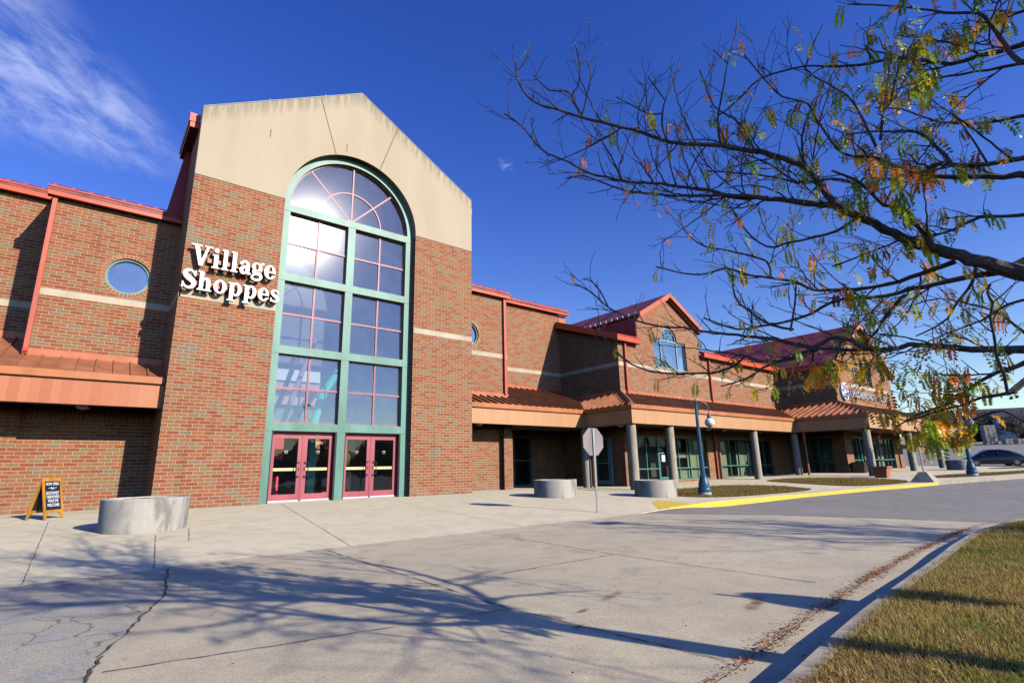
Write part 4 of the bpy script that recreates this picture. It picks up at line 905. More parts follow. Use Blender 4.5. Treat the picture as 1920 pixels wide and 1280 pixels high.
# ------------------------------------------------------------------ letter sign (serif glyphs drawn as unions of strokes)
def glyph_mesh(prims, x0, x1, z0, z1, ext, res=64):
    n = int((x1-x0)*res)+5; mz = int((z1-z0)*res)+5
    X, Z = np.meshgrid(x0-2/res+np.arange(n)/res, z0-2/res+np.arange(mz)/res)
    Fd = np.full(X.shape, -1.0)
    def seg(ax, az, bx, bz, wa, wb):
        dx, dz = bx-ax, bz-az; L2 = dx*dx+dz*dz+1e-9; t = np.clip(((X-ax)*dx+(Z-az)*dz)/L2, 0, 1)
        return (wa+(wb-wa)*t)/2-np.hypot(X-ax-t*dx, Z-az-t*dz)
    for pr in prims:
        k = pr[0]
        if k == 's':
            P = pr[1]
            Q = []
            for i in range(len(P)-1):
                p0, p1, p2, p3 = [np.array(P[j]) for j in (max(i-1, 0), i, i+1, min(i+2, len(P)-1))]
                for t in np.linspace(0, 1, 7)[:-1]: Q.append(.5*(2*p1+(p2-p0)*t+(2*p0-5*p1+4*p2-p3)*t*t+(3*p1-p0-3*p2+p3)*t**3))
            Q.append(np.array(P[-1], float)); d = np.full(X.shape, -9.)
            for a, b in zip(Q, Q[1:]): d = np.maximum(d, seg(a[0], a[1], b[0], b[1], a[2], b[2]))
            Fd = np.maximum(Fd, d)
        elif k in 'bB':
            _, a, b, c, e = pr; d = np.minimum(np.minimum(X-a, b-X), np.minimum(Z-c, e-Z)); Fd = np.maximum(Fd, d) if k == 'b' else np.minimum(Fd, -d)
        elif k in 'eE':
            _, cx, cz, rx, rz = pr; q = np.hypot((X-cx)/rx, (Z-cz)/rz); d = (1-q)*min(rx, rz); Fd = np.maximum(Fd, d) if k == 'e' else np.minimum(Fd, -d)
        elif k == 'q':
            d = np.full(X.shape, 9.); P = pr[1]
            for a, b in zip(P, P[1:]+P[:1]): dx, dz = b[0]-a[0], b[1]-a[1]; L = math.hypot(dx, dz); d = np.minimum(d, ((Z-a[1])*dx-(X-a[0])*dz)/L)
            Fd = np.maximum(Fd, d)
    segs = {}
    def pt(i, j, k, l):
        a, b = Fd[i, j], Fd[k, l]; t = a/(a-b); key = (i, j, k, l) if (i, j) < (k, l) else (k, l, i, j)
        return key, (X[i, j]+(X[k, l]-X[i, j])*t, Z[i, j]+(Z[k, l]-Z[i, j])*t)
    co = {}; nxt = {}
    for i in range(mz-1):
        for j in range(n-1):
            c = [(i, j), (i, j+1), (i+1, j+1), (i+1, j)]; ins = [Fd[q] > 0 for q in c]
            if all(ins) or not any(ins): continue
            cr = []
            for a in range(4):
                b = (a+1) % 4
                if ins[a] != ins[b]: key, xy = pt(*c[a], *c[b]); co[key] = xy; cr.append((key, ins[a]))
            ent = [k for k, f in cr if f]; exi = [k for k, f in cr if not f]
            for a, b in zip(ent, exi if len(ent) == 1 else exi[::1]): nxt[a] = b
    loops = []; seen = set()
    for k0 in list(nxt):
        if k0 in seen: continue
        L = []; k = k0
        while k is not None and k not in seen: seen.add(k); L.append(co[k]); k = nxt.get(k)
        if len(L) > 8: loops.append(L)
    cu = bpy.data.curves.new('g', 'CURVE'); cu.dimensions = '2D'; cu.fill_mode = 'BOTH'; cu.extrude = ext; cu.bevel_depth = .0
    for L in loops:
        # thin nearly collinear points
        Q = []
        for i in range(len(L)):
            a = np.array(L[i-1]); b = np.array(L[i]); c = np.array(L[(i+1) % len(L)])
            if abs(np.cross(b-a, c-b)) > 2e-5 or i % 4 == 0: Q.append(L[i])
        sp = cu.splines.new('POLY'); sp.points.add(len(Q)-1); sp.use_cyclic_u = True
        for p, q in zip(sp.points, Q): p.co = (q[0], q[1], 0, 1)
    o = bpy.data.objects.new('g', cu); COL.objects.link(o); bpy.context.view_layer.update()
    me = bpy.data.meshes.new_from_object(o.evaluated_get(bpy.context.evaluated_depsgraph_get())); bpy.data.objects.remove(o); return me
def sline(*p): return ('s', list(p))
G_ = {
 'V': (([('q', [(.10, 1.0), (.40, 0.0), (.56, 0.0), (.34, 1.0)]), ('q', [(.40, 0), (.56, 0), (.84, 1.0), (.72, 1.0)]), ('b', -.02, .46, .93, 1.0), ('b', .60, 1.0, .93, 1.0)]), .95, 0, 1),
 'i': ([('b', .09, .29, 0, .68), ('b', 0, .2, .61, .68), ('b', 0, .38, 0, .075), ('e', .18, .88, .115, .115)], .40, 0, 1),
 'l': ([('b', .09, .29, 0, 1.0), ('b', 0, .2, .93, 1.0), ('b', 0, .38, 0, .075)], .40, 0, 1),
 'a': ([sline((.11, .52, .17), (.2, .62, .12), (.34, .62, .12), (.42, .52, .18), (.43, .35, .2), (.43, .14, .2), (.50, .06, .12), (.58, .07, .07)), sline((.42, .40, .09), (.26, .35, .12), (.12, .24, .18), (.15, .10, .18), (.28, .06, .13), (.42, .16, .08))], .58, 0, .72),
 'g': ([('e', .28, .47, .27, .22), ('E', .28, .47, .10, .15), sline((.47, .62, .08), (.58, .68, .13)), sline((.14, .30, .09), (.10, .22, .12), (.18, .14, .15), (.40, .13, .17), (.52, .04, .15), (.50, -.10, .12), (.30, -.19, .11), (.08, -.13, .12), (.06, -.02, .10), (.18, .08, .10))], .62, -.27, .74),
 'e': ([('e', .31, .34, .31, .36), ('E', .34, .34, .11, .28), ('B', .34, .72, .17, .30), ('b', .12, .60, .295, .375), sline((.42, .045, .10), (.55, .13, .06), (.60, .2, .04))], .62, 0, .72),
 'S': ([('b', .60, .66, .66, .98), sline((.60, .70, .05), (.52, .88, .10), (.36, .95, .13), (.18, .88, .19), (.14, .72, .22), (.28, .58, .27), (.48, .45, .27), (.60, .28, .22), (.52, .11, .18), (.34, .05, .13), (.16, .12, .10), (.08, .30, .05)), ('b', .03, .09, .02, .34)], .70, 0, 1.02),
 'h': ([('b', .09, .29, 0, 1.0), ('b', 0, .2, .93, 1.0), ('b', 0, .37, 0, .075), sline((.26, .50, .06), (.38, .62, .12), (.50, .58, .18), (.53, .44, .2), (.53, .1, .2)), ('b', .43, .63, 0, .4), ('b', .37, .71, 0, .075)], .74, 0, 1),
 'o': ([('e', .33, .345, .33, .365), ('E', .33, .345, .12, .275)], .68, 0, .72),
 'p': ([('b', .09, .29, -.30, .68), ('b', 0, .2, .61, .68), ('b', 0, .39, -.30, -.225), ('e', .42, .345, .29, .365), ('E', .40, .345, .11, .26)], .74, -.3, .72),
 's': ([sline((.44, .54, .04), (.38, .63, .08), (.26, .66, .10), (.13, .60, .15), (.12, .49, .16), (.24, .39, .19), (.38, .30, .19), (.45, .18, .16), (.38, .08, .12), (.24, .05, .10), (.12, .10, .08), (.06, .22, .04)), ('b', .41, .46, .48, .68), ('b', .04, .09, .02, .24)], .54, 0, .72)}
SIGN = empty('letter_sign', (1.3, 0, 6.9), 'two lines of white serif channel letters on the brick left of the tall arched window', 'sign')
cache = {}
def letters(word, x0, x1, z, hgt):
    tot = sum(G_[c][1]+.05 for c in word)-.05; sx = (x1-x0)/tot; x = x0
    for c in word:
        pr, wd, a, b = G_[c]
        if c not in cache:
            cache[c] = glyph_mesh(pr, -.05, wd+.1, a-.03, b+.04, .065/hgt); cache[c].materials.clear(); cache[c].materials.append(WHITE)
            me = cache[c]; me.materials.append(TRIM)
            for p in me.polygons:
                if abs(p.normal.z) < .5 : p.material_index = 1
        o = bpy.data.objects.new('letter', cache[c]); COL.objects.link(o); o.parent = SIGN
        o.location = Vector((x, -.20, z))-Vector(SIGN.location); o.rotation_euler = (math.pi/2, 0, 0); o.scale = (sx, hgt, hgt)
        x += (wd+.05)*sx
letters('Village', .16, 2.56, 7.03, .66); letters('Shoppes', .0, 2.74, 6.27, .60)
for z, x0, x1 in ((7.22, .62, 2.35), (6.45, .2, 2.6)):
    M = MB(); M.box(x0-1.3, x1-1.3, -.13, -.002, z-6.9, z+.13-6.9, TRIM); M.build('mounting_rail', SIGN)
# clinic sign: cut letters and a round hands emblem
S2 = empty('letter_board', (44, -3.7, 5.5), 'row of thin white capital letters with a round multicoloured emblem under the twin gable windows', 'sign')
t_ = "CHILDREN'S AUTISM CENTER"
to = text_mesh(t_, .62, .03, WHITE, 'lettering', None, (0, 0, 0), width=8.15, bold=-.004, scaley=1.0); to.parent = S2; to.location = (39.75-44, -.16, 5.30-5.5)
PU = flat('emblem_violet', (.28, .20, .55), .5); PT = flat('emblem_teal', (.15, .5, .6), .5); PO = flat('emblem_orange', (.8, .25, .12), .5); PY_ = flat('emblem_pale', (.72, .74, .82), .5)
M = MB(); 
M.prism([(p[0]-44, -.14, p[1]-5.5) for p in arc(39.0, 5.62, .62, 0, 360, 28)[:-1]], [(p[0]-44, -.02, p[1]-5.5) for p in arc(39.0, 5.62, .62, 0, 360, 28)[:-1]], PY_); M.build('emblem_disc', S2)
for k, c in enumerate((PU, PT, PO, PU, PT, PO, PU)):
    a = k*2*math.pi/7+.3; cx, cz = 39.0+.36*math.cos(a)-44, 5.62+.36*math.sin(a)-5.5; M = MB(); pts = []
    for j in range(14):
        b = 2*math.pi*j/14; pts.append((cx+math.cos(b)*.19*math.cos(a)-math.sin(b)*.1*math.sin(a), cz+math.cos(b)*.19*math.sin(a)+math.sin(b)*.1*math.cos(a)))
    M.prism([(q[0], -.17, q[1]) for q in pts], [(q[0], -.142, q[1]) for q in pts], c); M.build('emblem_petal', S2)

# ------------------------------------------------------------------ planters
def planter(x, y, r, hh, label, soil=True, sx=1.0, n=40):
    z = h(x, y); P = empty('concrete_planter', (x, y, z), label, 'planter', 'round concrete planters on the pavement')
    M = MB(); M.lathe((0, 0, 0), [(r*.965, -.03), (r*.975, .02), (r, hh-.02), (r-.015, hh), (r-.10, hh), (r-.11, hh-.02), (r-.115, hh-.12), (.02, hh-.13)], PLM, n, sx); M.build('planter_wall', P, smooth=True)
    if soil:
        M = MB(); rings = []
        for k in range(0, 6):
            rr = (r-.118)*k/5+.005; rings.append([(rr*math.cos(a)*sx, rr*math.sin(a), hh-.035+rnd.uniform(-.03, .035)-.02*(k/5)) for a in [2*math.pi*j/24 for j in range(24)]])
        vs = [q for g_ in rings for q in g_]; M.mesh(vs, [(i*24+k, i*24+(k+1) % 24, (i+1)*24+(k+1) % 24, (i+1)*24+k) for i in range(5) for k in range(24)], SOIL); M.build('soil', P)
    return P
planter(-.42, -3.95, .78, .63, 'stained concrete planter nearest the sandwich board, left of the entrance doors')
planter(12.05, -3.05, .79, .60, 'weathered concrete planter standing left of the road sign pole, in front of the shaded recess')
planter(15.55, -4.85, .79, .60, 'weathered concrete planter at the end of the grass strip beside the teal lamp post')
planter(44.6, -8.0, .72, .66, 'smooth grey concrete planter at the far end beside the second teal lamp post')

# sandwich board
bx, by = -2.10, -.62; bz = h(bx, by)
AB = empty('sandwich_board', (bx, by, bz), 'orange wooden A-frame chalkboard with white hand lettering, standing against the left brick wall', 'sandwich board', rz=R(52))
def leaf(sign, ang, name, board):
    Mx = Matrix.Translation((0, 0, .93)) @ Matrix.Rotation(ang, 4, 'X')
    M = MB(); W_ = .27
    M.box(-W_, -W_+.055, -.012, .012, -.95, 0, WOOD, Mx); M.box(W_-.055, W_, -.012, .012, -.95, 0, WOOD, Mx); M.box(-W_+.055, W_-.055, -.011, .011, -.075, .0, WOOD, Mx); M.box(-W_+.055, W_-.055, -.011, .011, -.80, -.745, WOOD, Mx)
    top = [(-.2, 0), (-.1, .02), (0, .035), (.1, .02), (.2, 0)]
    M.prism([Mx @ Vector((a, -.011, b)) for a, b in top], [Mx @ Vector((a, .011, b)) for a, b in top], WOOD)
    for s in (-1, 1):
        q = [(s*(W_-.056), -.80), (s*(W_-.056), -.89), (s*(W_-.09), -.84), (s*(W_-.15), -.80)]; M.prism([Mx @ Vector((a, -.010, b)) for a, b in q], [Mx @ Vector((a, .010, b)) for a, b in q], WOOD)
    f = M.build(name, AB)
    M = MB(); M.box(-W_+.05, W_-.05, -.006, .006, -.75, -.07, SLATE, Mx); M.build('chalkboard', f)
    return f, Mx
f1, Mx = leaf(1, R(-13), 'front_frame', True); leaf(-1, R(13), 'back_frame', True)
for s_, zz_, wd_, sz_ in (('NOW OPEN', -.17, .36, .095), ('SOUTHWEST', -.385, .37, .10), ('TAEKWONDO', -.475, .37, .10), ('WALK INS', -.565, .30, .10), ('WELCOME!', -.665, .34, .10)):
    to = text_mesh(s_, sz_, .001, WHITE, 'chalk_lettering', None, (0, 0, 0), width=wd_, bold=.002); to.parent = f1
    to.matrix_local = Mx @ Matrix.Translation((-wd_/2, -.008, zz_)) @ Matrix.Rotation(R(90), 4, 'X')
M = MB()
for a, b in (((-.12, -.24), (-.05, -.225)), ((-.04, -.26), (-.03, -.21)), ((-.03, -.21), (0, -.27)), ((0, -.27), (.03, -.22)), ((.03, -.22), (.05, -.26)), ((.06, -.235), (.12, -.225))):
    M.tube([Mx @ Vector((a[0], -.008, a[1])), Mx @ Vector((b[0], -.008, b[1]))], .006, WHITE, 5)
M.build('chalk_flourish', f1)

# road sign seen from behind
sx_, sy_ = 9.49, -7.44; sz = h(sx_, sy_)
ST = empty('road_sign', (sx_, sy_, sz), 'octagonal road sign seen from its bare metal back, on a thin steel pole', 'road sign', rz=R(-4))
M = MB(); M.box(-.028, .028, -.006, .006, -.02, 2.24, STEEL); M.box(-.028, -.022, .006, .026, -.02, 2.24, STEEL); M.box(.022, .028, .006, .026, -.02, 2.24, STEEL); M.build('pole', ST)
M = MB(); c = arc(0, 1.875, .405, 22.5, 382.5, 8)[:-1]; M.prism([(x, .03, z) for x, z in c], [(x, .034, z) for x, z in c], SIGNB); M.build('sign_panel', ST)
M = MB(); c2 = arc(0, 1.875, .40, 22.5, 382.5, 8)[:-1]; M.prism([(x, .035, z) for x, z in c2], [(x, .037, z) for x, z in c2], flat('sign_red', (.5, .02, .02), .4)); M.build('sign_face', ST)

# teal lamp posts
def lamp(x, y, label, rz):
    z = h(x, y); P = empty('street_lamp', (x, y, z), label, 'lamp post', 'teal globe lamp posts along the kerb', rz)
    M = MB(); M.lathe((0, 0, 0), [(.25, -.05), (.25, .10), (.235, .12)], FOOT, 24); M.build('footing', P, smooth=True)
    M = MB(); M.lathe((0, 0, 0), [(.24, .12), (.25, .15), (.25, .26), (.225, .30), (.205, .31), (.215, .36), (.195, .48), (.15, .62), (.13, .72), (.135, .76), (.105, .78)], TEAL, 32, flute=.03); M.build('base', P, smooth=True)
    M = MB(); M.lathe((0, 0, 0), [(.095, .77), (.055, 3.45), (.055, 3.62), (.065, 3.64), (.065, 3.68), (.03, 3.70), (.02, 3.78)], TEAL, 24, flute=.08); M.build('post', P, smooth=True)
    M = MB(); pts = [(0.05, 0, 3.05), (.09, 0, 3.2)] + [(.30-.21*math.cos(R(a)), 0, 3.40+.21*math.sin(R(a))) for a in range(0, 181, 20)] + [(.51, 0, 3.25), (.51, 0, 3.12)]
    M.tube(pts, .018, TEAL, 8); M.lathe((.51, 0, 0), [(.03, 3.16), (.06, 3.12), (.075, 3.02), (.10, 3.0), (.10, 2.98)], TEAL, 16); M.build('arm', P, smooth=True)
    M = MB(); M.lathe((.51, 0, 2.80), [(.19*math.sin(R(a))+.001, -.19*math.cos(R(a))) for a in range(0, 181, 12)], GLOBE, 28); M.build('globe', P, smooth=True)
    return P
lamp(17.54, -5.67, 'teal lamp post with white globe at the near grass strip', R(-32))
lamp(35.6, -10.35, 'teal lamp post at the far end of the yellow kerb, its top hidden by leaves', R(-32))

# terracotta tub, black tub, concrete pyramid sign base
x, y = 33.0, -7.0; z = h(x, y)
P = empty('terracotta_pot', (x, y, z), 'square terracotta tub standing at the foot of a concrete column', 'plant pot')
M = MB()
def frust(M, w0, w1, z0, z1, mt): M.prism([(-w0, -w0, z0), (w0, -w0, z0), (w0, w0, z0), (-w0, w0, z0)], [(-w1, -w1, z1), (w1, -w1, z1), (w1, w1, z1), (-w1, w1, z1)], mt)
frust(M, .27, .35, -.01, .50, TERRA); M.build('pot_body', P, bevel=.01)
M = MB(); 
for a in range(4): M.box(-.40, .36-.0, -.40, -.345, .50, .60, TERRA, Matrix.Rotation(a*math.pi/2, 4, 'Z'))
M.build('rim', P); M = MB(); M.box(-.33, .33, -.33, .33, .45, .52, SOIL); M.build('soil', P)
x, y = 38.3, -4.2; z = h(x, y); P = empty('black_tub', (x, y, z), 'black square planter box against the corner pier of the far wing', 'planter box')
M = MB(); frust(M, .30, .36, -.01, .62, BLACK); M.build('tub_body', P, bevel=.01); M = MB(); frust(M, .38, .38, .60, .68, BLACK); M.build('rim', P); M = MB(); M.box(-.33, .33, -.33, .33, .66, .685, SOIL); M.build('soil', P)
x, y = 29.6, -9.75; z = h(x, y); P = empty('sign_stand', (x, y, z), 'truncated concrete pyramid base with a steel sign pole at the end of the yellow kerb', 'sign base')
M = MB(); M.prism([(-.58, -.5, -.03), (.58, -.5, -.03), (.58, .5, -.03), (-.58, .5, -.03)], [(-.2, -.16, .46), (.2, -.16, .46), (.2, .16, .46), (-.2, .16, .46)], KERB); M.build('concrete_base', P, bevel=.02)
M = MB(); M.tube([(0, 0, .44), (0, 0, 2.1)], .035, STEEL, 10); M.build('pole', P, smooth=True); M = MB(); M.box(-.25, .25, .045, .05, 1.5, 2.1, SIGNB); M.build('sign_panel', P)

# grass strips
I1 = [(20.3, -2.75), (17.2, -3.2), (16.35, -4.3), (16.1, -5.8), (17.0, -6.6), (18.6, -6.95), (20.6, -7.2), (22.6, -7.55), (23.3, -7.2), (24.2, -5.4), (23.6, -3.3)]
I2 = [(27.6, -2.6), (26.2, -5.4), (25.1, -7.9), (26.0, -8.7), (28.3, -9.3), (29.6, -9.1), (30.8, -8.6), (31.8, -6.6), (31.6, -3.6)]
I3 = [(33.4, -8.0), (33.0, -9.6), (36.3, -11.3), (41, -12.6), (49, -13.6), (49, -12.6), (42, -11.3), (37.6, -9.2)]
I4 = [(46.8, -8.6), (47.3, -9.9), (54, -12.2), (60, -12.6), (60, -11), (54, -9.6)]
def smooth_poly(P, it=2):
    for _ in range(it):
        Q = []
        for a, b in zip(P, P[1:]+P[:1]): Q += [(a[0]*.75+b[0]*.25, a[1]*.75+b[1]*.25), (a[0]*.25+b[0]*.75, a[1]*.25+b[1]*.75)]
        P = Q
    return P
isl = [smooth_poly(q) for q in (I1, I2, I3, I4)]
for q in isl: gridpoly('grass_strip', q, lambda x, y: h(x, y)+.014, LAWN, kind='structure')
def inside(P, x, y):
    c = False
    for (a, b), (d, e) in zip(P, P[1:]+P[:1]):
        if (b > y) != (e > y) and x < (d-a)*(y-b)/(e-b)+a: c = not c
    return c
def smoothn(x, y): return .5+.17*(math.sin(x*1.7+math.sin(y*1.3)*1.5)+math.sin(y*2.1+x*.6+2)*.9)+.13*(math.sin(x*7.3+math.sin(y*5.1)*2)+math.sin(y*8.7+x*3.1))
def blades(name, n, sampler, zf, hlo, hhi, wd, palette, **tags):
    V = []; Fc = []; Cc = []
    k = 0
    while k < n:
        s = sampler()
        if s is None: continue
        x, y = s; k += 1; z = zf(x, y); hh = rnd.uniform(hlo, hhi); a = rnd.uniform(0, 6.283); l = rnd.uniform(.1, 1.1)*hh; ww = wd*rnd.uniform(.6, 1.3)
        dx, dy = math.cos(a), math.sin(a); px, py = -dy*ww, dx*ww; b = len(V); q_ = smoothn(x*1.3+5, y*1.3); hh *= .55+.75*q_
        V += [(x-px, y-py, z-.005), (x+px, y+py, z-.005), (x+dx*l*.35+px*.7, y+dy*l*.35+py*.7, z+hh*.6), (x+dx*l*.35-px*.7, y+dy*l*.35-py*.7, z+hh*.6), (x+dx*l, y+dy*l, z+hh*rnd.uniform(.75, 1))]
        Fc += [(b, b+1, b+2, b+3), (b+3, b+2, b+4)]
        g_ = smoothn(x, y)*.6+rnd.random()*.5; c = palette[min(int(g_*len(palette)), len(palette)-1)]; v = rnd.uniform(.7, 1.25); Cc += [(c[0]*v, c[1]*v, c[2]*v, 1)]*5
    me = bpy.data.meshes.new(name); me.from_pydata(V, [], Fc); me.materials.append(GRASS)
    ca = me.color_attributes.new('Col', 'FLOAT_COLOR', 'POINT'); ca.data.foreach_set('color', np.array(Cc, 'f').ravel())
    o = bpy.data.objects.new(name, me); COL.objects.link(o)
    for kk, v in tags.items(): o[kk] = v
    return o
PAL = [(.17, .23, .02), (.26, .28, .035), (.40, .33, .07), (.52, .38, .12), (.60, .42, .16), (.42, .23, .08)]
def samp_near():
    d = 1.2+14*rnd.random()**1.9; a = R(rnd.uniform(55, 100)); x = CAM.x+d*math.sin(a); y = CAM.y+d*math.cos(a)
    lim = np.interp(x, [p[0] for p in NEAR[:10]], [p[1] for p in NEAR[:10]])-.115
    if y > lim + rnd.uniform(-.03, .02) + .05*smoothn(x*2, 0) or x > 14.8 or x < 1.0: return None
    return x, y
blades('lawn_grass', 120000, samp_near, lambda x, y: lawn_z(x, y), .02, .062, .0024, PAL, kind='stuff', label='patchy green and straw coloured lawn grass behind the near kerb')
def samp_isl():
    q = rnd.choices(isl, (5, 5, 3, 1))[0]; X = [p[0] for p in q]; Y = [p[1] for p in q]; x = rnd.uniform(min(X), max(X)); y = rnd.uniform(min(Y), max(Y)); return (x, y) if inside(q, x, y) else None
PAL2 = [(.18, .28, .02), (.24, .28, .03), (.30, .24, .05), (.36, .23, .07), (.32, .17, .06), (.24, .13, .05)]
blades('strip_grass', 26000, samp_isl, lambda x, y: h(x, y)+.014, .03, .075, .008, PAL2, kind='stuff', label='short browned grass on the kerbside strips')
# leaf litter in the gutter
def litter():
    V = []; Fc = []; Cc = []; cols = [(.46, .14, .04), (.40, .10, .04), (.50, .22, .05), (.30, .09, .045), (.5, .30, .05)]
    XS = [p[0] for p in NEAR[:10]]; YS = [p[1] for p in NEAR[:10]]
    spots = [2.5, 4.0, 5.3, 5.9, 7.2, 8.3, 9.6, 10.5]
    for k in range(4200):
        r = rnd.random()
        if r < .55: x = max(1.3, rnd.choice(spots)+rnd.gauss(0, .35)); off = .41+rnd.gauss(0, .05)
        elif r < .85: x = rnd.uniform(1.2, 13); off = .41+rnd.gauss(0, .03)
        elif r < .91: x = rnd.uniform(1.2, 13); off = abs(rnd.gauss(0, .12))
        else: x = rnd.uniform(-1.5, 12); off = rnd.uniform(.5, 6)
        y = np.interp(x, XS, YS)+off; z = hr(x, y)+.008+rnd.random()*.012; a = rnd.uniform(0, 6.28); l = rnd.uniform(.007, .020); ww = l*.38; dx, dy = math.cos(a)*l, math.sin(a)*l; b = len(V)
        V += [(x-dx, y-dy, z), (x-dy*.38, y+dx*.38, z+rnd.uniform(0, .008)), (x+dx, y+dy, z+rnd.uniform(0, .006)), (x+dy*.38, y-dx*.38, z)]; Fc.append((b, b+1, b+2, b+3)); c = rnd.choice(cols); v = rnd.uniform(.7, 1.2); Cc += [(c[0]*v, c[1]*v, c[2]*v, 1)]*4
    for k in range(1500):     # litter in the lawn
        s = samp_near()
        if s is None: continue
        x, y = s; z = lawn_z(x, y)+.02+rnd.random()*.02; a = rnd.uniform(0, 6.28); l = rnd.uniform(.008, .02); dx, dy = math.cos(a)*l, math.sin(a)*l; b = len(V)
        V += [(x-dx, y-dy, z), (x-dy*.4, y+dx*.4, z+.006), (x+dx, y+dy, z), (x+dy*.4, y-dx*.4, z)]; Fc.append((b, b+1, b+2, b+3)); c = rnd.choice(cols); Cc += [(*c, 1)]*4
    me = bpy.data.meshes.new('fallen_leaves'); me.from_pydata(V, [], Fc); me.materials.append(LITTER)
    ca = me.color_attributes.new('Col', 'FLOAT_COLOR', 'POINT'); ca.data.foreach_set('color', np.array(Cc, 'f').ravel())
    o = bpy.data.objects.new('fallen_leaves', me); COL.objects.link(o); o['kind'] = 'stuff'; o['label'] = 'tiny rust coloured fallen leaflets gathered along the gutter'
litter()

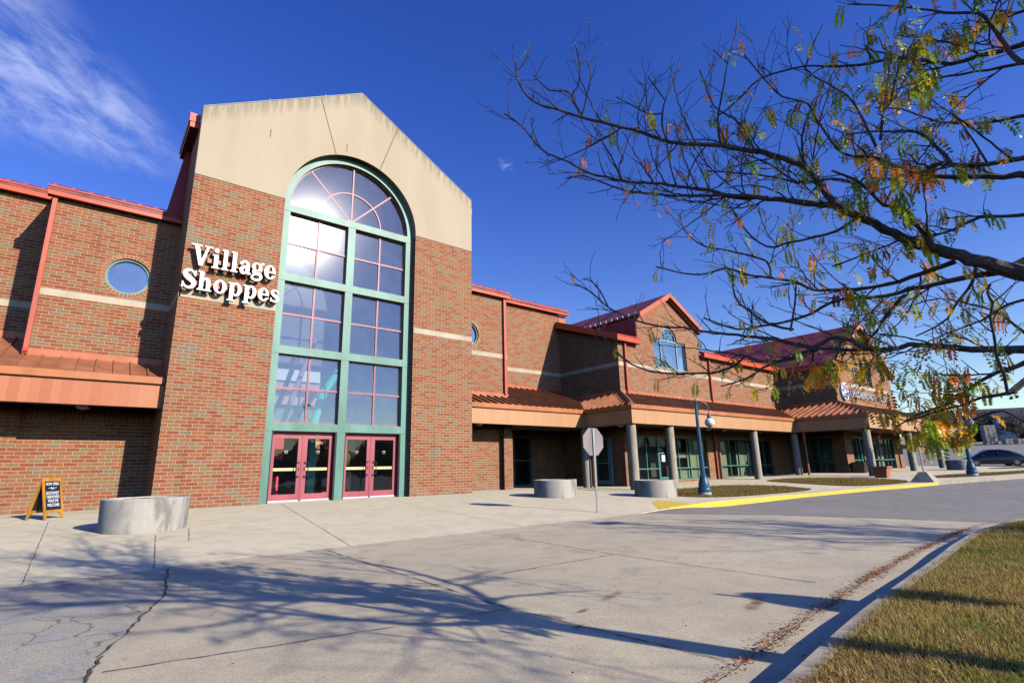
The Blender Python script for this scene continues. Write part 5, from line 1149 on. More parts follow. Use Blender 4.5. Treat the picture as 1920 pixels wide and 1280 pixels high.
# ------------------------------------------------------------------ trees
LIMBS=[
([[2.922,-17.268,2.001,0.055],[2.843,-17.161,2.075,0.0473],[2.745,-17.028,2.146,0.0409],[2.682,-16.947,2.203,0.0374],[2.624,-16.873,2.252,0.0347],[2.529,-16.754,2.328,0.0309],[2.458,-16.674,2.425,0.0283],[2.348,-16.547,2.531,0.0251],[2.279,-16.473,2.63,0.0231],[2.223,-16.421,2.783,0.0212],[2.155,-16.357,2.936,0.0193],[2.017,-16.204,3.057,0.0191],[1.8,-15.953,3.183,0.0159],[1.656,-15.779,3.229,0.0142],[1.532,-15.637,3.292,0.0129],[1.386,-15.486,3.408,0.0116],[1.239,-15.326,3.493,0.0105],[1.142,-15.223,3.549,0.0098],[0.976,-15.052,3.669,0.0088],[0.867,-14.943,3.75,0.0082],[0.786,-14.878,3.902,0.0076],[0.749,-14.864,4.147,0.007]],0.5),
([[2.325,-16.458,2.642,0.0214],[2.196,-16.279,2.7,0.02],[2.074,-16.116,2.766,0.0173],[1.948,-15.945,2.809,0.0151],[1.833,-15.807,2.891,0.0135],[1.693,-15.63,2.956,0.0119],[1.584,-15.496,3.012,0.0108],[1.474,-15.355,3.045,0.0099],[1.395,-15.264,3.093,0.0093],[1.275,-15.125,3.164,0.0084],[1.161,-15.008,3.286,0.0077],[1.045,-14.885,3.383,0.0071],[0.978,-14.822,3.483,0.0067],[0.905,-14.758,3.638,0.0062],[0.794,-14.653,3.778,0.0057]],0.5),
([[2.041,-16.13,2.749,0.0154],[1.956,-16.021,2.795,0.0134],[1.784,-15.786,2.839,0.0107],[1.624,-15.576,2.885,0.0089],[1.478,-15.394,2.946,0.0076],[1.375,-15.275,3.011,0.0069],[1.226,-15.112,3.129,0.0059],[1.137,-14.992,3.132,0.0055]],0.9),
([[2.531,-16.89,2.222,0.0197],[2.474,-16.89,2.289,0.0174],[2.348,-16.856,2.37,0.0145],[2.238,-16.827,2.441,0.0125],[2.132,-16.776,2.448,0.0111],[1.999,-16.742,2.533,0.0093],[1.896,-16.707,2.579,0.0082],[1.751,-16.646,2.611,0.007]],1),
([[2.426,-17.406,2.456,0.0196],[2.352,-17.243,2.498,0.0154],[2.259,-17.061,2.553,0.0124],[2.208,-16.973,2.599,0.0112],[2.144,-16.872,2.673,0.01],[2.095,-16.801,2.748,0.0091],[2.039,-16.711,2.784,0.0083],[1.995,-16.647,2.828,0.0078],[1.968,-16.61,2.918,0.0073],[1.929,-16.56,3.094,0.0065],[1.913,-16.54,3.189,0.0062],[1.891,-16.514,3.245,0.0059],[1.818,-16.415,3.314,0.0061],[1.777,-16.368,3.405,0.0057],[1.736,-16.322,3.523,0.0053],[1.682,-16.263,3.685,0.0048]],0.8),
([[2.278,-17.434,2.504,0.0147],[2.247,-17.363,2.506,0.0139],[2.203,-17.271,2.509,0.0131],[2.15,-17.174,2.535,0.0123],[2.093,-17.076,2.563,0.0116],[2.07,-17.013,2.54,0.0112]],1.3),
([[2.063,-17.14,2.54,0.0109],[2.03,-17.099,2.655,0.0089],[1.992,-17.052,2.743,0.0078],[1.956,-17.0,2.768,0.007],[1.856,-16.849,2.811,0.0055],[1.788,-16.742,2.821,0.0046]],1.2),
([[3.128,-17.508,3.515,0.013],[3.041,-17.309,3.551,0.0098],[2.922,-17.057,3.589,0.0074],[2.837,-16.879,3.596,0.0062],[2.77,-16.701,3.547,0.0052]],1),
([[2.587,-17.549,3.349,0.0186],[2.562,-17.453,3.344,0.0164],[2.517,-17.329,3.362,0.0143],[2.466,-17.197,3.375,0.0127],[2.395,-17.069,3.457,0.0112],[2.332,-16.956,3.516,0.0101],[2.272,-16.83,3.53,0.0092],[2.18,-16.663,3.572,0.0081],[2.076,-16.492,3.637,0.0071],[2.012,-16.372,3.645,0.0074],[1.945,-16.243,3.639,0.0068],[1.913,-16.125,3.572,0.0062],[1.885,-16.013,3.5,0.0058],[1.857,-15.942,3.47,0.0055]],1),
([[2.44,-17.503,3.157,0.0157],[2.416,-17.466,3.253,0.0136],[2.404,-17.446,3.345,0.0123],[2.388,-17.421,3.452,0.011],[2.359,-17.382,3.553,0.0098],[2.304,-17.289,3.594,0.0085],[2.215,-17.154,3.685,0.007],[2.121,-17.013,3.763,0.0057],[1.999,-16.834,3.847,0.0046]],0.9),
([[2.438,-17.376,3.605,0.012],[2.461,-17.388,3.754,0.0096],[2.543,-17.443,3.972,0.0074]],1),
([[1.957,-16.867,2.788,0.0093],[1.992,-16.888,2.929,0.0076],[2.066,-16.936,3.078,0.0063],[2.136,-16.982,3.278,0.005],[2.232,-17.049,3.51,0.0039]],0.5),
([[2.05,-16.815,2.806,0.0084],[2.14,-16.726,3.217,0.0068],[2.141,-16.64,3.39,0.0063],[2.124,-16.52,3.571,0.0057],[2.122,-16.48,3.665,0.0055]],1),
([[2.128,-16.486,3.668,0.0072],[2.194,-16.532,3.846,0.0053],[2.284,-16.595,4.039,0.004]],0.2),
([[2.213,-16.337,2.968,0.0083],[2.127,-16.388,3.149,0.0066],[2.106,-16.45,3.264,0.0058],[2.102,-16.489,3.321,0.0054]],0.8),
([[1.89,-15.907,3.272,0.0097],[1.87,-15.926,3.471,0.008],[1.896,-15.989,3.713,0.0065],[1.912,-16.034,3.898,0.0056],[1.952,-16.11,4.145,0.0047],[1.957,-16.133,4.251,0.0043]],0.2),
([[1.9,-16.04,3.888,0.0066],[1.842,-15.971,4.028,0.0043]],0.1),
([[2.032,-16.105,3.115,0.0095],[1.985,-16.063,3.298,0.0079],[1.933,-16.016,3.432,0.0069],[1.841,-15.922,3.55,0.006],[1.798,-15.889,3.774,0.005],[1.777,-15.874,3.885,0.0047]],0.6),
([[1.65,-15.608,3.357,0.0093],[1.623,-15.6,3.478,0.008],[1.63,-15.629,3.656,0.0066],[1.705,-15.717,3.906,0.0051],[1.726,-15.753,4.052,0.0044]],0.2),
([[1.597,-15.627,3.555,0.0073],[1.531,-15.542,3.576,0.0062],[1.464,-15.472,3.651,0.0054],[1.368,-15.373,3.757,0.0044]],0.2),
([[1.592,-15.658,3.668,0.0067],[1.547,-15.563,3.904,0.0044]],0.2),
([[1.178,-15.175,3.613,0.0095],[1.109,-15.137,3.792,0.0076],[1.142,-15.169,3.863,0.007],[1.155,-15.198,4.026,0.006],[1.118,-15.197,4.264,0.0049]],0.2),
([[1.09,-15.154,3.772,0.0075],[1.056,-15.12,3.827,0.0067],[0.976,-15.019,3.854,0.0057],[0.886,-14.933,4.017,0.0045]],0.2),
([[1.175,-15.18,3.638,0.0078],[1.205,-15.21,3.792,0.0064],[1.236,-15.242,3.987,0.0052],[1.211,-15.228,4.122,0.0045]],0.4),
([[1.488,-15.268,3.11,0.0082],[1.429,-15.251,3.278,0.0067],[1.336,-15.207,3.458,0.0055],[1.278,-15.184,3.594,0.0048]],0.5),
([[1.488,-15.268,3.11,0.0075],[1.456,-15.279,3.226,0.0063],[1.476,-15.31,3.275,0.0058],[1.43,-15.303,3.371,0.0051],[1.411,-15.323,3.483,0.0044]],0.3),
([[2.897,-17.133,2.056,0.0222],[2.874,-16.99,2.073,0.0189],[2.846,-16.813,2.059,0.0162],[2.812,-16.669,2.059,0.0145],[2.775,-16.516,2.043,0.013],[2.717,-16.347,2.065,0.0115],[2.67,-16.203,2.058,0.0105],[2.649,-16.086,2.003,0.0098],[2.59,-15.907,1.968,0.0098],[2.523,-15.739,1.957,0.0089],[2.447,-15.569,1.957,0.0081],[2.326,-15.36,2.082,0.0071]],0.8),
([[2.778,-16.941,2.172,0.0178],[2.77,-16.752,2.135,0.015],[2.743,-16.56,2.112,0.0131],[2.694,-16.363,2.123,0.0115],[2.63,-16.166,2.158,0.0102],[2.598,-16.088,2.195,0.0097],[2.565,-16.013,2.263,0.0103],[2.502,-15.868,2.32,0.0095],[2.428,-15.708,2.385,0.0087],[2.363,-15.583,2.465,0.0081],[2.3,-15.419,2.447,0.0075],[2.224,-15.268,2.486,0.007],[2.117,-15.082,2.58,0.0063]],0.9),
([[2.521,-15.861,2.339,0.0102],[2.536,-15.862,2.401,0.0097],[2.527,-15.838,2.481,0.0091],[2.487,-15.768,2.532,0.0085],[2.365,-15.556,2.641,0.007],[2.301,-15.448,2.692,0.0065],[2.225,-15.334,2.842,0.0057],[2.22,-15.305,3.029,0.0052]],0.8),
([[2.328,-16.549,2.5,0.0117],[2.31,-16.444,2.448,0.01],[2.254,-16.3,2.435,0.0084],[2.178,-16.125,2.429,0.0078],[2.157,-16.071,2.418,0.0073],[2.109,-15.992,2.472,0.0067],[2.062,-15.919,2.607,0.0059],[2.03,-15.865,2.773,0.0052]],0.9),
([[2.768,-17.036,2.079,0.0111],[2.838,-16.995,2.015,0.0096],[2.888,-16.922,1.953,0.0082],[2.925,-16.863,1.903,0.0074],[2.971,-16.804,1.842,0.0066],[2.994,-16.715,1.796,0.0058],[3.006,-16.6,1.76,0.005]],0.9),
([[2.791,-16.641,2.023,0.0134],[2.8,-16.569,1.969,0.0106],[2.814,-16.48,1.894,0.0082],[2.847,-16.417,1.812,0.0068],[2.85,-16.341,1.756,0.0057]],0.5),
([[2.856,-17.203,1.538,0.0278],[2.819,-16.993,1.563,0.0223],[2.78,-16.841,1.598,0.0195],[2.709,-16.62,1.654,0.0164],[2.696,-16.553,1.632,0.0156],[2.638,-16.394,1.654,0.014],[2.572,-16.229,1.677,0.0126],[2.53,-16.138,1.702,0.0119],[2.493,-16.031,1.681,0.0111],[2.438,-15.87,1.638,0.0114],[2.362,-15.718,1.668,0.0104],[2.333,-15.669,1.703,0.0101],[2.316,-15.573,1.637,0.0096],[2.26,-15.433,1.598,0.0089],[2.225,-15.366,1.605,0.0086],[2.064,-15.077,1.634,0.0074],[1.938,-14.882,1.725,0.0067],[1.853,-14.763,1.866,0.0062],[1.773,-14.651,2.083,0.0056]],0.7),
([[2.402,-16.464,1.612,0.0178],[2.403,-16.442,1.649,0.017],[2.38,-16.327,1.718,0.0151],[2.367,-16.257,1.719,0.0143],[2.36,-16.157,1.688,0.0132],[2.334,-16.059,1.716,0.0138],[2.293,-15.93,1.776,0.0125],[2.228,-15.742,1.831,0.011],[2.166,-15.578,1.882,0.0099],[2.122,-15.467,1.913,0.0093],[2.058,-15.321,1.967,0.0085],[1.991,-15.168,2.0,0.0078],[1.896,-14.978,2.084,0.007],[1.792,-14.787,2.232,0.0062],[1.715,-14.653,2.401,0.0057],[1.651,-14.545,2.484,0.0053]],0.8),
([[1.834,-14.751,2.249,0.0075],[1.794,-14.707,2.401,0.0061],[1.75,-14.659,2.491,0.0054],[1.7,-14.598,2.529,0.005]],0.3),
([[2.62,-15.937,1.901,0.01],[2.549,-15.795,1.961,0.009],[2.474,-15.66,2.106,0.0082],[2.438,-15.594,2.217,0.0077],[2.463,-15.579,2.433,0.0071]],0.7),
([[2.599,-15.915,1.885,0.0083],[2.556,-15.983,2.026,0.0074],[2.484,-16.051,2.195,0.0065]],0.5),
([[1.948,-17.162,1.206,0.0075],[1.899,-17.169,1.289,0.0071],[1.842,-17.168,1.366,0.0067],[1.784,-17.186,1.48,0.0062],[1.739,-17.194,1.556,0.006],[1.723,-17.215,1.615,0.0057],[1.684,-17.21,1.657,0.0056],[1.68,-17.229,1.694,0.0054]],0.3),
([[2.821,-17.197,1.608,0.0093],[2.861,-17.133,1.713,0.008],[2.891,-17.059,1.814,0.0071],[2.908,-16.951,1.888,0.0062],[2.917,-16.791,1.974,0.0052],[2.927,-16.601,1.967,0.0044]],1.2),
([[2.426,-17.212,1.406,0.0147],[2.417,-17.065,1.362,0.0105],[2.418,-16.942,1.293,0.0082],[2.421,-16.854,1.234,0.007],[2.411,-16.767,1.195,0.0061],[2.393,-16.668,1.161,0.0052],[2.379,-16.549,1.095,0.0043]],2.6),
([[2.379,-17.124,1.242,0.0105],[2.4,-16.982,1.231,0.0075],[2.416,-16.876,1.197,0.0061],[2.424,-16.727,1.164,0.0047],[2.427,-16.597,1.126,0.0038]],2.6),
([[2.724,-17.342,2.327,0.0116],[2.702,-17.234,2.354,0.0101],[2.675,-17.125,2.38,0.0091],[2.659,-16.996,2.345,0.0081],[2.639,-16.909,2.338,0.0076],[2.59,-16.756,2.352,0.0067],[2.544,-16.575,2.314,0.0059],[2.467,-16.321,2.26,0.005]],1.2),
([[2.366,-16.327,1.689,0.0091],[2.351,-16.271,1.548,0.0064],[2.306,-16.214,1.479,0.0052]],3),
([[2.549,-16.082,1.703,0.0085],[2.548,-16.04,1.568,0.0062],[2.494,-15.979,1.512,0.0057]],2.4),
([[2.663,-15.77,1.68,0.0102],[2.622,-15.651,1.639,0.0085],[2.586,-15.517,1.567,0.0071],[2.509,-15.334,1.524,0.0057]],1.4),
([[2.135,-16.692,2.614,0.0099],[2.114,-16.585,2.708,0.0085],[2.09,-16.469,2.754,0.0076],[2.06,-16.333,2.792,0.0075],[2.012,-16.175,3.0,0.0064],[1.964,-16.05,3.116,0.0057]],1),
([[2.208,-16.295,2.845,0.008],[2.117,-16.122,2.96,0.0065],[2.018,-15.936,3.038,0.0055],[1.909,-15.742,3.116,0.0047]],0.9),
([[2.513,-17.468,2.854,0.0112],[2.505,-17.355,2.881,0.0092],[2.483,-17.217,2.926,0.0076],[2.438,-17.055,3.028,0.0061],[2.388,-16.917,3.169,0.0051],[2.34,-16.787,3.239,0.0044]],1.2),
([[2.518,-17.267,1.77,0.0087],[2.586,-17.167,1.777,0.0073],[2.695,-17.017,1.731,0.0059],[2.77,-16.864,1.707,0.005],[2.835,-16.701,1.677,0.0042]],1.1),
([[2.307,-17.146,1.077,0.0081],[2.341,-17.067,1.143,0.006],[2.371,-16.968,1.124,0.0048],[2.409,-16.831,1.075,0.0036]],1.6),
([[2.666,-17.563,3.616,0.0096],[2.694,-17.465,3.651,0.0079],[2.731,-17.328,3.675,0.0065],[2.742,-17.164,3.74,0.0052],[2.743,-17.017,3.782,0.0044]],1),
]

PALL = [((.20, .36, .02), 32), ((.42, .55, .025), 20), ((.68, .60, .025), 13), ((.90, .56, .02), 11), ((.92, .30, .015), 14), ((.70, .15, .02), 7), ((.36, .06, .03), 3)]
CLUMPS = [(.86, -.15, .15, .065, 5.5), (.605, -.07, .05, .04, 3.2), (.93, -.13, .06, .07, 1.8), (.70, .53, .09, .07, 1.2), (.54, .39, .05, .07, 1.1), (.93, .33, .08, .09, .9), (.72, .24, .06, .05, .7)]
class Tree:
    def __init__(s, seed): s.B = MB(); s.V = []; s.F = []; s.C = []; s.r = random.Random(seed)
    def tint(s, p, pal):
        q = Vector(p)-CAM; f = max(q.dot(F_), .5); X = q.dot(R_)/f; Y = q.dot(U_)/f; a = math.exp(-((X-.60)/.08)**2-((Y+.07)/.06)**2)+.7*math.exp(-((X-.86)/.10)**2-((Y+.11)/.06)**2)
        return [(.92, .30, .015), (.90, .50, .02), (.70, .16, .02), (.85, .38, .02)] if s.r.random() < .75*a else pal
    def dens(s, p):
        q = Vector(p)-CAM; f = q.dot(F_)
        if f < .8: return .5
        X = q.dot(R_)/f; Y = q.dot(U_)/f; d = float(np.interp(X, [.05, .35, .55, .75, 1], [.17, .26, .62, .85, .95]))
        for cx, cy, sx, sy, a in CLUMPS: d += a*math.exp(-((X-cx)/sx)**2-((Y-cy)/sy)**2)
        return d
    def leafspray(s, P, size=1.0, pal=None):
        r = s.r; c1 = r.choices([q[0] for q in PALL], [q[1] for q in PALL])[0] if pal is None else r.choice(pal); c2 = c1 if r.random() < .55 else r.choices([q[0] for q in PALL], [q[1] for q in PALL])[0]
        L = r.uniform(.07, .145)*size; a = r.uniform(0, 6.283); out = Vector((math.cos(a), math.sin(a), 0)); pos = Vector(P); n = r.randint(6, 10)
        d = (out*r.uniform(.4, 1.2)+Vector((0, 0, r.uniform(-.7, .35)))).normalized(); dr_ = r.uniform(-.34, -.10); side = d.cross(Vector((r.uniform(-.5, .5), r.uniform(-.5, .5), 1))).normalized()
        for k in range(n+1):
            d = (d*.8+Vector((0, 0, dr_))).normalized(); pos = pos+d*L/n*1.0; side = (side-d*side.dot(d)).normalized(); nn = d.cross(side); t = k/n; cc = [c1[i]*(1-t)+c2[i]*t for i in range(3)]
            ll = L*.27*(1.15-abs(t-.5)*.8)
            for sg in ((-1, 1) if k < n else (0,)):
                ld = (side*sg+d*.55+nn*r.uniform(-.35, .35)).normalized() if sg else d
                ws = ld.cross(nn if sg else side).normalized()*ll*.26; b = len(s.V); v = r.uniform(.75, 1.25)
                s.V += [pos, pos+ld*ll*.5+ws, pos+ld*ll, pos+ld*ll*.5-ws]; s.F.append((b, b+1, b+2, b+3)); s.C += [(cc[0]*v, cc[1]*v, cc[2]*v, 1)]*4
    def twig(s, P, d, L, rad, depth, leafy, pal=None, up=.25):
        r = s.r; n = max(3, int(L/.048)); pts = [Vector(P)]; dirs = []
        drift = Vector((r.uniform(-1, 1), r.uniform(-1, 1), r.uniform(-.3, 1)*up*2))*.15; zz = Vector((r.uniform(-1, 1), r.uniform(-1, 1), r.uniform(-1, 1))).normalized()
        for k in range(n):
            d = (d+drift+zz*(.30 if k % 2 else -.30)).normalized(); pts.append(pts[-1]+d*L/n); dirs.append(d)
        rr = [max(rad*(1-.6*k/n), .0018) for k in range(n+1)]
        s.B.tube(pts, rr, BARK, 5 if rad > .006 else 4, False)
        for k in range(1, n+1):
            if depth > 0 and r.random() < .42*(1 if k < n else .2):
                dd = dirs[k-1]; ax = Vector((r.uniform(-1, 1), r.uniform(-1, 1), r.uniform(-.5, .9))).normalized(); nd = (dd*.75+ax*.8).normalized()
                s.twig(pts[k], nd, L*r.uniform(.25, .6), rr[k]*.72, depth-1, leafy, pal, up)
            if r.random() < .30*leafy*s.dens(pts[k]): s.leafspray(pts[k], 1, s.tint(pts[k], pal))
            elif r.random() < .18: q = pts[k]+Vector((r.uniform(-1, 1), r.uniform(-1, 1), r.uniform(-1, 1)))*.012; s.B.tube([pts[k], q], [.0028, .002], BARK, 4, False)
    def limb(s, row, leafy, dens=1.0, maxr=.03, tl=1.0):
        r = s.r; P = [Vector(q[:3]) for q in row]; Rr = [q[3] for q in row]; Q = []; QR = []
        for i in range(len(P)-1):
            p0, p1, p2, p3 = P[max(i-1, 0)], P[i], P[i+1], P[min(i+2, len(P)-1)]; n = max(2, int((p2-p1).length/.06))
            for j in range(n):
                t = j/n; q = .5*(2*p1+(p2-p0)*t+(2*p0-5*p1+4*p2-p3)*t*t+(3*p1-p0-3*p2+p3)*t**3); Q.append(q+Vector((r.uniform(-1, 1), r.uniform(-1, 1), r.uniform(-1, 1)))*min(.012, Rr[i]*.35)); QR.append((Rr[i]*(1-t)+Rr[i+1]*t)*r.uniform(.93, 1.09))
        Q.append(P[-1]); QR.append(Rr[-1]); s.B.tube(Q, QR, BARK, 10 if max(QR) > .02 else 6)
        acc = 0
        for i in range(1, len(Q)-1):
            L = (Q[i]-Q[i-1]).length; acc += L
            if acc > .085/dens*r.uniform(.6, 1.4) and QR[i] < maxr:
                acc = 0; t = (Q[i+1]-Q[i-1]).normalized(); ax = t.cross(Vector((r.uniform(-1, 1), r.uniform(-1, 1), r.uniform(-1, 1)))).normalized(); ax = (ax+Vector((0, 0, .38))).normalized()
                small = QR[i] < .011
                s.twig(Q[i], (t*r.uniform(.4, 1.0)+ax*.8).normalized(), (r.uniform(.12, .38) if small else r.uniform(.25, .75))*tl, min(QR[i]*.6, .0065), 0 if small and leafy < .4 else (1 if small else 2), leafy)
    def finish(s, name, loc, label, group=None, trunk=None):
        P = empty(name, loc, label, 'tree', group); I = Matrix.Translation(loc).inverted()
        b = s.B.build('branches', P, smooth=True, fixn=False); b.matrix_parent_inverse = I
        if trunk: t = trunk.build('trunk', P, smooth=True, fixn=False); t.matrix_parent_inverse = I
        me = bpy.data.meshes.new('foliage'); me.from_pydata([tuple(v) for v in s.V], [], s.F); me.materials.append(LEAF)
        ca = me.color_attributes.new('Col', 'FLOAT_COLOR', 'POINT'); ca.data.foreach_set('color', np.array(s.C, 'f').ravel())
        o = bpy.data.objects.new('foliage', me); COL.objects.link(o); o.parent = P; o.matrix_parent_inverse = I
        return P
T1 = Tree(11)
tx_, ty_ = 3.35, -19.3; tz_ = lawn_z(tx_, ty_)
fork = Vector((3.25, -19.0, 1.75))
TR = MB(); TR.tube([(tx_, ty_, tz_-.15), (tx_, ty_, tz_+.05), (tx_-.01, ty_+.06, .6), (tx_-.05, ty_+.18, 1.25), tuple(fork)], [.21, .15, .125, .115, .12], BARK, 16)
for i, (row, lf) in enumerate(LIMBS):
    p0 = Vector(row[0][:3]); r0 = row[0][3]
    T1.limb(row, lf*.9, (1.0 if row[0][0] < 1.2 or row[0][3] > .05 else 1.15) if lf > .25 else .2)
    if (p0-CAM).dot(R_) > .95*(p0-CAM).dot(F_)*960/985.7 and i < 55 and (p0-CAM).length > 3.2:    # limbs that leave the frame run on to the trunk
        mid = p0.lerp(fork+Vector((0, 0, .8)), .5)+Vector((.15, .1, .15)); T1.B.tube([p0, p0.lerp(mid, .5), mid, fork+Vector((0, 0, .3 if p0.z < 3 else 1.0))], [r0, r0*.95, r0*1.0, r0*1.05], BARK, 8)
# leader and the rest of the crown
def grow(T, P, d, L, rad, lvl, leafy, up=.12):
    r = T.r; n = max(4, int(L/.25)); pts = [Vector(P)]; row = [(*P, rad)]
    dr = Vector((r.uniform(-1, 1), r.uniform(-1, 1), r.uniform(-.4, .8)))*.10
    for k in range(n):
        d = (d+dr+Vector((r.uniform(-1, 1), r.uniform(-1, 1), r.uniform(-1, 1)))*.16+Vector((0, 0, up*.3))).normalized(); pts.append(pts[-1]+d*L/n); row.append((*pts[-1], max(rad*(1-.75*(k+1)/n), .004)))
        if lvl > 0 and k > 0 and r.random() < .75:
            ax = d.cross(Vector((r.uniform(-1, 1), r.uniform(-1, 1), r.uniform(-1, 1)))).normalized(); grow(T, pts[-1], (d*.7+ax*.75).normalized(), L*r.uniform(.35, .6), row[-1][3]*.65, lvl-1, leafy)
    T.limb(row, leafy, .42, .022, 1.1)
top = fork+Vector((0, 0, 1.2)); T1.B.tube([fork, fork+Vector((-.05, 0, .6)), top], [.12, .10, .085], BARK, 12)
for P, d, L, rad in [(top, (-.35, -.35, .8), 3.6, .06), (top, (-.85, -.05, .6), 3.6, .05), (fork+Vector((0, 0, .5)), (-.75, .35, .5), 2.6, .035), (fork+Vector((0, 0, .5)), (-.9, -.45, .55), 3.6, .05), (top, (.5, -.3, .8), 3.2, .055), (fork+Vector((0, 0, .6)), (.8, .1, .55), 3.0, .05), (top, (-.2, .05, 1), 3.4, .06), (fork+Vector((0, 0, .9)), (.2, -.9, .5), 3.0, .045)]:
    grow(T1, P, Vector(d).normalized(), L, rad, 2, .12)
T1.finish('honey_locust_tree', (tx_, ty_, tz_), 'honey locust tree reaching in from the right with sparse green, yellow and orange leaves', None, TR)
def full_tree(seed, x, y, hh, label):
    T = Tree(seed); z = h(x, y)-.1; TR = MB(); f = Vector((x+.1, y+.1, z+hh*.33)); TR.tube([(x, y, z-.2), (x, y, z+.1), (x+.05, y+.03, z+hh*.17), tuple(f)], [.2, .15, .12, .11], BARK, 14); T.B.tube([f, f+Vector((0, 0, hh*.22))], [.11, .07], BARK, 10)
    for k in range(8):
        a = k*2.4; P = f+Vector((0, 0, hh*.025*k)); grow(T, P, Vector((math.cos(a), math.sin(a), .45+.09*k)).normalized(), hh*.44, .055, 2, .45)
    return T.finish('honey_locust_tree', (x, y, z), label, None, TR)
full_tree(5, 12.2, -21.6, 6.2, 'second honey locust outside the picture on the near lawn, casting shade over the road')

# ------------------------------------------------------------------ far right: parked car, trailer, stone pallets, sheds
def car(x, y, rz, label, cat, col, hatch=False):
    z = hr(x, y)-.02; P = empty('parked_car', (x, y, z), label, cat, 'cars parked on the far lot', rz)
    pm, _n, _b = mat('car_paint_%s' % cat); _b.inputs['Base Color'].default_value = (*col, 1); _b.inputs['Metallic'].default_value = .4; _b.inputs['Roughness'].default_value = .25; _b.inputs['Coat Weight'].default_value = 1
    gm = MATS.get('car_glass') or flat('car_glass', (.008, .009, .012), .08); MATS['car_glass'] = gm
    # stations: x, half width, z low, z belt, z top, top half width
    S = [(-2.35, .62, .42, .62, .66, .55), (-2.25, .80, .28, .74, .80, .72), (-1.7, .90, .22, .86, .95, .82), (-1.0, .92, .20, .90, .98, .84), (0, .92, .20, .90, .96, .84), (.9, .92, .20, .88, .93, .84), (1.6, .90, .22, .80, .86, .80), (2.15, .82, .26, .66, .74, .68), (2.38, .62, .36, .58, .62, .5)]
    M = MB(); vs = []
    for sx, hw, zl, zb, zt, tw in S:
        vs += [(sx, -hw*.9, zl), (sx, -hw, zl+.15), (sx, -hw, zb-.1), (sx, -tw*1.03, zb), (sx, -tw*.9, zt), (sx, tw*.9, zt), (sx, tw*1.03, zb), (sx, hw, zb-.1), (sx, hw, zl+.15), (sx, hw*.9, zl)]
    n = 10; M.mesh(vs, [(i*n+k, i*n+(k+1) % n, (i+1)*n+(k+1) % n, (i+1)*n+k) for i in range(len(S)-1) for k in range(n)]+[tuple(range(n))[::-1], tuple(range((len(S)-1)*n, len(S)*n))], pm); M.build('body', P, smooth=True)
    K = [(-1.95, .70, .93, .95), (-1.2, .74, .92, 1.30), (-.55, .72, .92, 1.43), (.2, .72, .90, 1.44), (.75, .70, .90, 1.28), (1.35, .74, .86, .90)]
    M = MB(); vs = []
    for sx, hw, zb, zt in K: tw = hw*.80; vs += [(sx, -hw-.1, zb), (sx, -tw, zt-.04), (sx, -tw*.8, zt), (sx, tw*.8, zt), (sx, tw, zt-.04), (sx, hw+.1, zb)]
    n = 6; M.mesh(vs, [(i*n+k, i*n+(k+1) % n, (i+1)*n+(k+1) % n, (i+1)*n+k) for i in range(len(K)-1) for k in range(n)]+[tuple(range(n))[::-1], tuple(range(5*n, 6*n))], gm); M.build('cabin_glass', P, smooth=True)
    M = MB(); M.mesh([(-.62, -.60, 1.425), (.3, -.60, 1.43), (.3, .60, 1.43), (-.62, .60, 1.425), (-.62, -.56, 1.455), (.3, -.56, 1.46), (.3, .56, 1.46), (-.62, .56, 1.455)], [(0, 1, 5, 4), (1, 2, 6, 5), (2, 3, 7, 6), (3, 0, 4, 7), (4, 5, 6, 7)], pm)
    for s in (-1, 1):
        M.tube([(-1.9, s*.80, .95), (-1.15, s*.66, 1.32), (-.55, s*.62, 1.42), (.25, s*.62, 1.43), (1.3, s*.82, .90)], .03, pm, 6); M.tube([(-.25, s*.85, .93), (-.3, s*.62, 1.42)], .025, pm, 6)
    M.build('roof', P)
    for wx in (-1.4, 1.42):
        for s in (-1, 1):
            M = MB(); Mx = Matrix.Translation((wx, s*.82, .33)) @ Matrix.Rotation(R(90), 4, 'X')
            T_ = MB(); T_.lathe((0, 0, 0), [(.20, -.11), (.31, -.11), (.33, -.07), (.33, .07), (.31, .11), (.20, .11)], BLACK, 24); T_.v = [tuple(Mx @ Vector(v)) for v in T_.v]; w_ = T_.build('wheel', P, smooth=True)
            for k in range(10): a = k*2*math.pi/10; M.box(-.016, .016, .03, .20, -.115, .115, STEEL, Mx @ Matrix.Rotation(a, 4, 'Z'))
            M.build('rim', w_)
    for s in (-1, 1):
        M = MB(); M.box(-2.36, -2.1, s*.72-.14, s*.72+.14, .68, .80, flat('tail_lamp', (.5, .01, .015), .2) if 'tail_lamp' not in MATS else MATS['tail_lamp']); M.build('tail_light', P, bevel=.02)
        M = MB(); M.box(2.05, 2.3, s*.62-.13, s*.62+.13, .58, .68, WHITE); M.build('headlight', P, bevel=.02)
        M = MB(); M.box(.75, .92, s*.97-.07, s*.97+.07, .90, 1.02, pm); M.build('wing_mirror', P, bevel=.02)
    return P
car(62.1, -6.7, R(118), 'black saloon car parked side-on beyond the far lamp post', 'car', (.012, .012, .022))
car(64.0, -11.2, R(118), 'dark grey car half hidden by leaves at the right edge, behind the black saloon', 'car', (.05, .05, .055))

